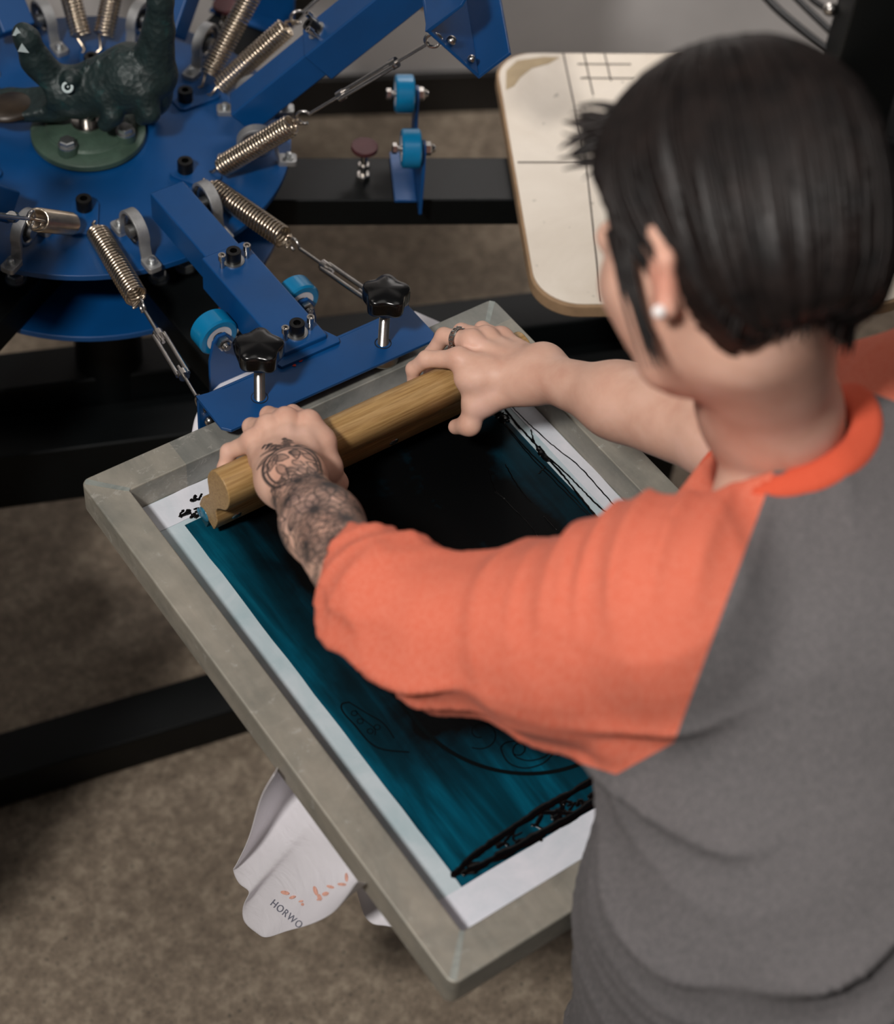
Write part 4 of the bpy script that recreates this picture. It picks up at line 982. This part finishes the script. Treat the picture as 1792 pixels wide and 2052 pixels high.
for c_, r_, v_ in [(m_, .011, .30) for m_ in [hk(HKL, q_) for q_ in LM]+[hk(HKR, q_) for q_ in RM]]+[(hp(.084, -.006, -.052), .022, .5)]:
    bl = np.maximum(bl, v_*np.clip(1.4-np.linalg.norm(bco-vec(c_), axis=1)/r_, 0, 1))
a2 = body.data.attributes.new('blush', 'FLOAT', 'POINT'); a2.data.foreach_set('value', bl.astype(np.float32))
# ring and ear stud, nails
rg0 = hk(HKR, vec(RM[1])*.50+vec((.3750, -.0800, .0850))*.50); rgd = vec((.3750, -.0800, .0850))-vec(RM[1])
rm = MB()
for h_ in (-.0024, 0, .0024): rm.torus(rg0+rgd/np.linalg.norm(rgd)*h_, rgd, .0100, .0013, 30, 8)
for k in range(16):
    x_, y_, z_ = basis(rgd); a = 2*PI*k/16; rm.ball(rg0+(x_*math.cos(a)+y_*math.sin(a))*.0112, .0021, 8)
part('finger_ring', rm, 'silver', person, label='patterned silver finger ring')
part('ear_stud', MB().ball(hp(.0875, -.004, -.071), .0048, 14), 'pearl', person, label='small pale ear stud')

# hair: a bob with locks combed from the crown
crown = hp(.005, -.045, .095)
hairn = U_(.02, ell(hp(0, -.014, .018), (.0935, .107, .100), HAX), ell(hp(.002, -.043, -.027), (.083, .076, .088), HAX))
hairn = sub_(.010, hairn, ell(hp(.030, .125, -.037), (.120, .115, .122), HAX))
hairn = sub_(.006, hairn, halfsp(hp(0, -.03, -.099), (HU*1.0+HF*.16+HL*.06)))
hairn = sub_(.006, hairn, U_(0, seg(hp(.108, .004, -.052), hp(.085, .03, -.078), .030, .03), seg(hp(.108, -.006, -.045), hp(.11, -.02, -.095), .026, .03), seg(hp(-.11, -.005, -.045), hp(-.11, -.02, -.095), .024, .03)))
def hgroove(p):
    q = p-crown.astype(np.float32); l = q@HL.astype(np.float32); f_ = q@HF.astype(np.float32); u_ = q@HU.astype(np.float32)
    a = np.arctan2(l, f_); r_ = np.linalg.norm(q, axis=1); m_ = np.clip(r_/.05, 0, 1)
    return (.0016*np.sin(a*17+3*np.sin(a*3)+r_*22)+.0010*np.sin(a*41+r_*30+2*np.sin(a*7))+.0005*np.sin(a*97+r_*15))*m_
hair, hco = organic('hair', disp_(hairn, hgroove), Hc-.17, Hc+.17, .0028, 'hair', person, label='short dark brown bob')
# loose locks lying over the hull and at hairline
lk = MB(); R3 = random.Random(12)
def lock(start, end, r0, bow, tip=.0004, n_=9):
    a, b = vec(start), vec(end); out = []
    for i in range(n_): t = i/(n_-1); out.append(a+(b-a)*t+vec(bow)*math.sin(PI*t))
    lk.tube(out, [max(tip, r0*(1-.85*(i/(n_-1))**2)) for i in range(n_)], 6)
hsub = ev
for i in range(620):
    a = R3.uniform(-PI, PI); el = R3.uniform(.15, 1.0); L_ = R3.uniform(.5, 1.0)
    path = []
    for j in range(9):
        t = .12+(el*.25)+j/8*L_*.85; th2 = t*PI*.72; rr = .16
        d = HU*math.cos(th2)+(HL*math.sin(a)+HF*math.cos(a))*math.sin(th2); p_ = crown-HU*.06+HF*.02+d*rr; path.append(p_)
    pa_ = np.array(path)
    # pull every point onto the hull, keep those that reach it
    cur = pa_.copy()
    for _ in range(14):
        dd = full(hairn, cur.astype(np.float32)); cur = cur-grad(hairn, cur, .002)*np.clip(dd, -.02, .03)[:, None]*.7
    dd = np.abs(full(hairn, cur.astype(np.float32)))
    steps = np.linalg.norm(np.diff(cur, axis=0), axis=1)
    if dd.max() > .003 or steps.max() > .045: continue
    if ((cur-Hc)@HU).min() < -.088: continue
    if i >= 620: break
    w_ = R3.uniform(.0012, .0026); lk.tube(list(cur+grad(hairn, cur, .002)*R3.uniform(-.0002, .0012)), [w_*x for x in (.3, .7, 1, 1, 1, .9, .8, .6, .25)], 5)
# fringe tufts standing off the forehead, wisps before the ear and at the nape
tb = np.array([P(1225+R3.uniform(-14, 30), 268+R3.uniform(-48, 36), 1.32) for _ in range(30)])
for _ in range(10): tb = tb-grad(hairn, tb, .002)*np.clip(full(hairn, tb.astype(np.float32)), -.03, .03)[:, None]*.8
for b0 in tb:
    L_ = R3.uniform(.014, .032); lock(b0+CR*.004, b0-CR*L_+CU*R3.uniform(-.012, .010)-CB*R3.uniform(-.004, .01), R3.uniform(.0018, .0038), CU*R3.uniform(-.002, .004))
for i in range(26):
    b0 = hp(.080+R3.uniform(-.004, .004), .024+R3.uniform(-.008, .010), .0+R3.uniform(-.01, .02)); lock(b0, hp(.071+R3.uniform(-.004, .006), .022+R3.uniform(-.006, .006), -.082-R3.uniform(0, .022)), R3.uniform(.001, .0020), HL*.006)
for i in range(70):
    l = R3.uniform(-.045, .070); b0 = hp(l, -.078+abs(l)*.45, -.072+l*.1); lock(b0, b0-HU*R3.uniform(.020, .036)+HF*.012+HL*R3.uniform(-.006, .006), R3.uniform(.0020, .0040), -HF*.002)
part('hair_lock', lk, 'hair', hair, smooth=80)

# shirt: loose torso, raglan sleeves, neckband
def folds(p):
    """creases: gathered across the back and waist, bunched on the upper sleeve and above the cuff"""
    p = p.astype(np.float32); z = p[:, 2]; x = p[:, 0]; y = p[:, 1]
    n1 = vnoise(p, 9., 1); n2 = vnoise(p, 23., 1)
    tors = np.clip((.47-z)/.16, 0, 1); rid = lambda t: (1-np.abs(np.sin(t)))**1.6
    g1 = .86*z-.48*(x-.28)+.16*y; tors = .22+.78*np.clip((.33-z)/.12, 0, 1)
    low = .35+.65*np.clip((z-.02)/.12, 0, 1)
    f1 = -rid(g1*52+n1*1.1+.6)*.0165*tors*low*np.clip(.55+n2*.7, 0, 1)
    f1 = f1-rid(g1*91+n2*.7+1.)*.0085*low*np.clip((.30-z)/.14, .12, 1)*np.clip(.7-n1*.6, 0, 1)
    f1 = f1+np.sin(g1*30+n1*1.6)*.0030
    # sleeve
    ax = (LE-LS)/np.linalg.norm(LE-LS); q = p-LS.astype(np.float32); s = q@ax.astype(np.float32); dist = np.linalg.norm(q-s[:, None]*ax.astype(np.float32), axis=1)
    upf = np.clip((q@vec((.2, .8, .5)).astype(np.float32))/.05+.2, 0, 1)
    m1 = np.exp(-((s-.02)/.085)**2)*np.clip(1.4-dist/.12, 0, 1)
    f2 = -(rid(s*112+n1*.9)*.0085+rid(s*61+n2*.6+2)*.005)*m1*upf
    ax2 = (LW-LE)/np.linalg.norm(LW-LE); q2 = p-LE.astype(np.float32); s2 = q2@ax2.astype(np.float32)
    m2 = np.exp(-((s2-.02)/.045)**2)*np.clip(1.5-np.linalg.norm(q2, axis=1)/.10, 0, 1)
    f3 = -rid(s2*125+n1*.8+(q2@CR.astype(np.float32))*14)*.0060*m2
    f4 = -rid((q@vec((.2, -.6, .8)).astype(np.float32))*30+n1*1.2)*.0065*np.clip((s-.04)/.05, 0, 1)*np.clip(1.3-dist/.11, 0, 1)
    return f1+f2+f3+f4
axL = (LW-LE)/np.linalg.norm(LW-LE); axR = (RW-RE)/np.linalg.norm(RW-RE)
def SP(u, v, t): return P(u, v, t)
cuffL = LE+(LW-LE)*.13
wL = [SP(690, 1180, 1.515), SP(764, 1196, 1.506), SP(900, 1266, 1.478), SP(1150, 1280, 1.435), SP(1330, 1240, 1.405)]
sleeveL = U_(.02, seg(cuffL+axL*.035, wL[1], .0345, .0425), seg(wL[1], wL[2], .0425, .0520), seg(wL[2], wL[3], .0520, .076), seg(wL[3], wL[4], .076, .090), seg(wL[2], LS, .044, .045), seg(wL[3], SP(1235, 1480, 1.42), .050, .020))
cuffR = RE+(RS-RE)*.22
sleeveR = U_(.03, seg(RS, RE, .074, .052))
tor = U_(.05, seg(LS+vec((.03, .0, -.01)), RS, .042), ell(chest+vec((-.01, -.005, .0)), (.172, .128, .155)), seg(chest+vec((0, -.01, 0)), vec((.278, -.748, .08)), .160, .183, (vec((0, 1, .5)), .86)), seg(vec((.278, -.748, .08)), vec((.266, -.795, -.34)), .185, .198, (vec((0, 1, .2)), .84)),
         seg(LS+vec((.02, .02, -.02)), vec((.24, -.66, .20)), .07, .09), seg(NB_+vec((0, -.035, -.075)), chest, .070, .12), seg(NB_+TRD, LS, .054, .042), seg(NB_+TRD, RS, .056, .055))
shirtn = U_(.030, tor, sleeveL, sleeveR)
NR = P(1562, 822, 1.430)
neckhole = U_(.02, seg(NR-(neck_top-NB_)*.5, NR+(neck_top-NB_)*.9, .053, .055), ell((.290, -.485, .390), (.082, .080, .080)))
ndir = (neck_top-NB_)/np.linalg.norm(neck_top-NB_)
shirtn = disp_(shirtn, folds)
shirtn = sub_(.004, shirtn, neckhole)
shirtn = sub_(.003, shirtn, inter_(.0, halfsp(cuffL, -(axL+.65*(lambda q_: (q_-axL*(q_@axL))/np.linalg.norm(q_-axL*(q_@axL)))(-CR-CU*.9))), seg(cuffL-axL*.01, LW+axL*.1, .085)))
shirtn = sub_(.003, shirtn, inter_(.0, halfsp(cuffR, (RS-RE)), seg(cuffR+(RE-RS)*.25, RW, .085)))
shirtn = sub_(.004, shirtn, halfsp((0, 0, -.30), (0, 0, 1)))
frame_room = inter_(0, halfsp((0, -.650, 0), (0, -1, 0)), inter_(0, halfsp((0, 0, .006), (0, 0, 1)), halfsp((0, 0, -.60), (0, 0, -1))))
shirtn = sub_(.008, shirtn, frame_room)
SV, SF = polygonise(shirtn, (-.06, -1.06, -.36), (.74, -.20, .56), .0045)
SV = project(shirtn, SV, 2)
sb = bmesh.new(); me_ = bpy.data.meshes.new('t'); me_.from_pydata(SV.tolist(), [], SF.tolist()); sb.from_mesh(me_); bpy.data.meshes.remove(me_)
# raglan seams: from the neckband to the armpit on both sides
def seam_plane(a, b, c_): n_ = np.cross(vec(b)-vec(a), vec(c_)-vec(a)); return vec(a), n_/np.linalg.norm(n_)
sA = (SP(1530, 985, 1.35), SP(1345, 1500, 1.42), SP(1500, 1130, 1.55))
pl, pn = seam_plane(SP(1537, 985, 1.38), SP(1350, 1490, 1.42), SP(1537, 985, 1.60))
if (LE-pl)@pn < 0: pn = -pn
pu, pun = seam_plane(SP(1000, 1478, 1.45), SP(1235, 1552, 1.42), SP(1235, 1552, 1.8))
pv, pvn = seam_plane(SP(1235, 1552, 1.42), SP(1350, 1488, 1.42), SP(1235, 1552, 1.8))
if (LE-pv)@pvn < 0: pvn = -pvn
if (LE-pu)@pun < 0: pun = -pun
pr = vec((.435, -.60, .40)); prn = vec((.93, .30, .15)); prn /= np.linalg.norm(prn)
for (p_, n_) in ((pl, pn), (pr, prn), (pu, pun), (pv, pvn)):
    bmesh.ops.bisect_plane(sb, geom=sb.verts[:]+sb.edges[:]+sb.faces[:], plane_co=Vector(p_), plane_no=Vector(n_), dist=1e-6)
sb.faces.ensure_lookup_table()
groups = {'shirt_body': [], 'sleeve_left': [], 'sleeve_right': []}
for f_ in sb.faces:
    c_ = vec(f_.calc_center_median())
    if (c_-pl)@pn > 0 and (c_-pu)@pun > 0 and (c_-pv)@pvn > 0 and c_[0] < .40: groups['sleeve_left'].append(f_)
    elif (c_-pr)@prn > 0 and c_[2] > .16: groups['sleeve_right'].append(f_)
    else: groups['shirt_body'].append(f_)
for nm, mt, lab in (('shirt_body', 'grey_knit', 'heather grey shirt body'), ('sleeve_left', 'orange_knit', 'orange raglan sleeve ending at the elbow'), ('sleeve_right', 'orange_knit', 'orange raglan sleeve, mostly hidden')):
    fs_ = groups[nm]; ids = {}; v = []; f = []
    for f_ in fs_:
        q = []
        for v_ in f_.verts:
            if v_.index not in ids or True:
                k_ = v_.index if v_.index >= 0 else id(v_)
            key_ = (round(v_.co.x, 7), round(v_.co.y, 7), round(v_.co.z, 7))
            if key_ not in ids: ids[key_] = len(v); v.append(tuple(v_.co))
            q.append(ids[key_])
        f.append(tuple(q))
    me = bpy.data.meshes.new(nm); org = ORG[person.name]; me.from_pydata([tuple(vec(x)-org) for x in v], [], f); me.update(); me.shade_smooth(); me.materials.append(MAT[mt])
    o = bpy.data.objects.new('sleeve' if 'sleeve' in nm else nm, me); link(o, person); ORG[o.name] = org; o['label'] = lab
sb.free()
# neckband: follows the edge of the neck opening
ex_, ey_, _ = basis(ndir); NK = 80; rads = (.0555, .0605, .066, .0715, .077); H_ = np.zeros((NK, len(rads)))
for k in range(NK):
    a = 2*PI*k/NK; dd_ = ex_*math.cos(a)+ey_*math.sin(a); hs_ = np.linspace(.09, -.14, 116)
    for j, r_ in enumerate(rads):
        ins_ = full(shirtn, (NR+dd_*r_+hs_[:, None]*ndir).astype(np.float32)) < 0
        H_[k, j] = hs_[int(np.argmax(ins_))] if ins_.any() else -.12
for k in range(NK):
    a = 2*PI*k/NK; H_[k] -= .050*max(0, float((ex_*math.cos(a)+ey_*math.sin(a))@((CU-CR)*.707)))
for _ in range(8): H_ = (np.roll(H_, 1, 0)+H_*2+np.roll(H_, -1, 0))/4
v = []; f = []
for k in range(NK):
    a = 2*PI*k/NK; dd_ = ex_*math.cos(a)+ey_*math.sin(a)
    row = [(.0525, H_[k, 0]-.016), (.0525, H_[k, 0]+.001)]+[(r_, H_[k, j]+(.0042, .0050, .0050, .0046, .0030)[j]) for j, r_ in enumerate(rads)]+[(.0780, H_[k, -1]-.004)]
    v += [NR+dd_*r_+ndir*h_ for r_, h_ in row]
m_ = len(row)
for k in range(NK):
    for j in range(m_-1): f.append((k*m_+j, ((k+1) % NK)*m_+j, ((k+1) % NK)*m_+j+1, k*m_+j+1))
o = part('neckband', MB().add(v, f), 'rib_knit', person, smooth=80, label='orange ribbed neckband')
# trousers and shoes, below the picture's edge
trn = U_(.04, seg(pelvis+vec((-.055, 0, -.02)), pelvis+vec((.055, 0, -.02)), .098), *[seg(pelvis+vec((.085*s, 0, -.08)), vec((.285+.10*s, -.765+.02*s, FL+.46)), .090, .070) for s in (-1, 1)], *[seg(vec((.285+.10*s, -.765+.02*s, FL+.46)), vec((.285+.11*s, -.81+.02*s, FL+.10)), .072, .062) for s in (-1, 1)])
organic('trousers', sub_(.006, trn, inter_(0, halfsp((0, -.652, 0), (0, -1, 0)), halfsp((0, 0, -.3), (0, 0, -1)))), (-.05, -1.0, FL+.02), (.62, -.55, .14), .009, 'trouser_cloth', person)
for s in (-1, 1):
    a = vec((.285+.11*s, -.81+.02*s, FL+.045)); organic('shoe', inter_(.004, U_(.02, seg(a, a+vec((.01*s, .15, -.008)), .046, .040), seg(a, a+vec((0, 0, .05)), .042, .045)), halfsp((0, 0, FL), (0, 0, -1))), a-.13+vec((0, 0, .06)), a+vec((.13, .26, .16)), .007, 'shoe_cloth', person)
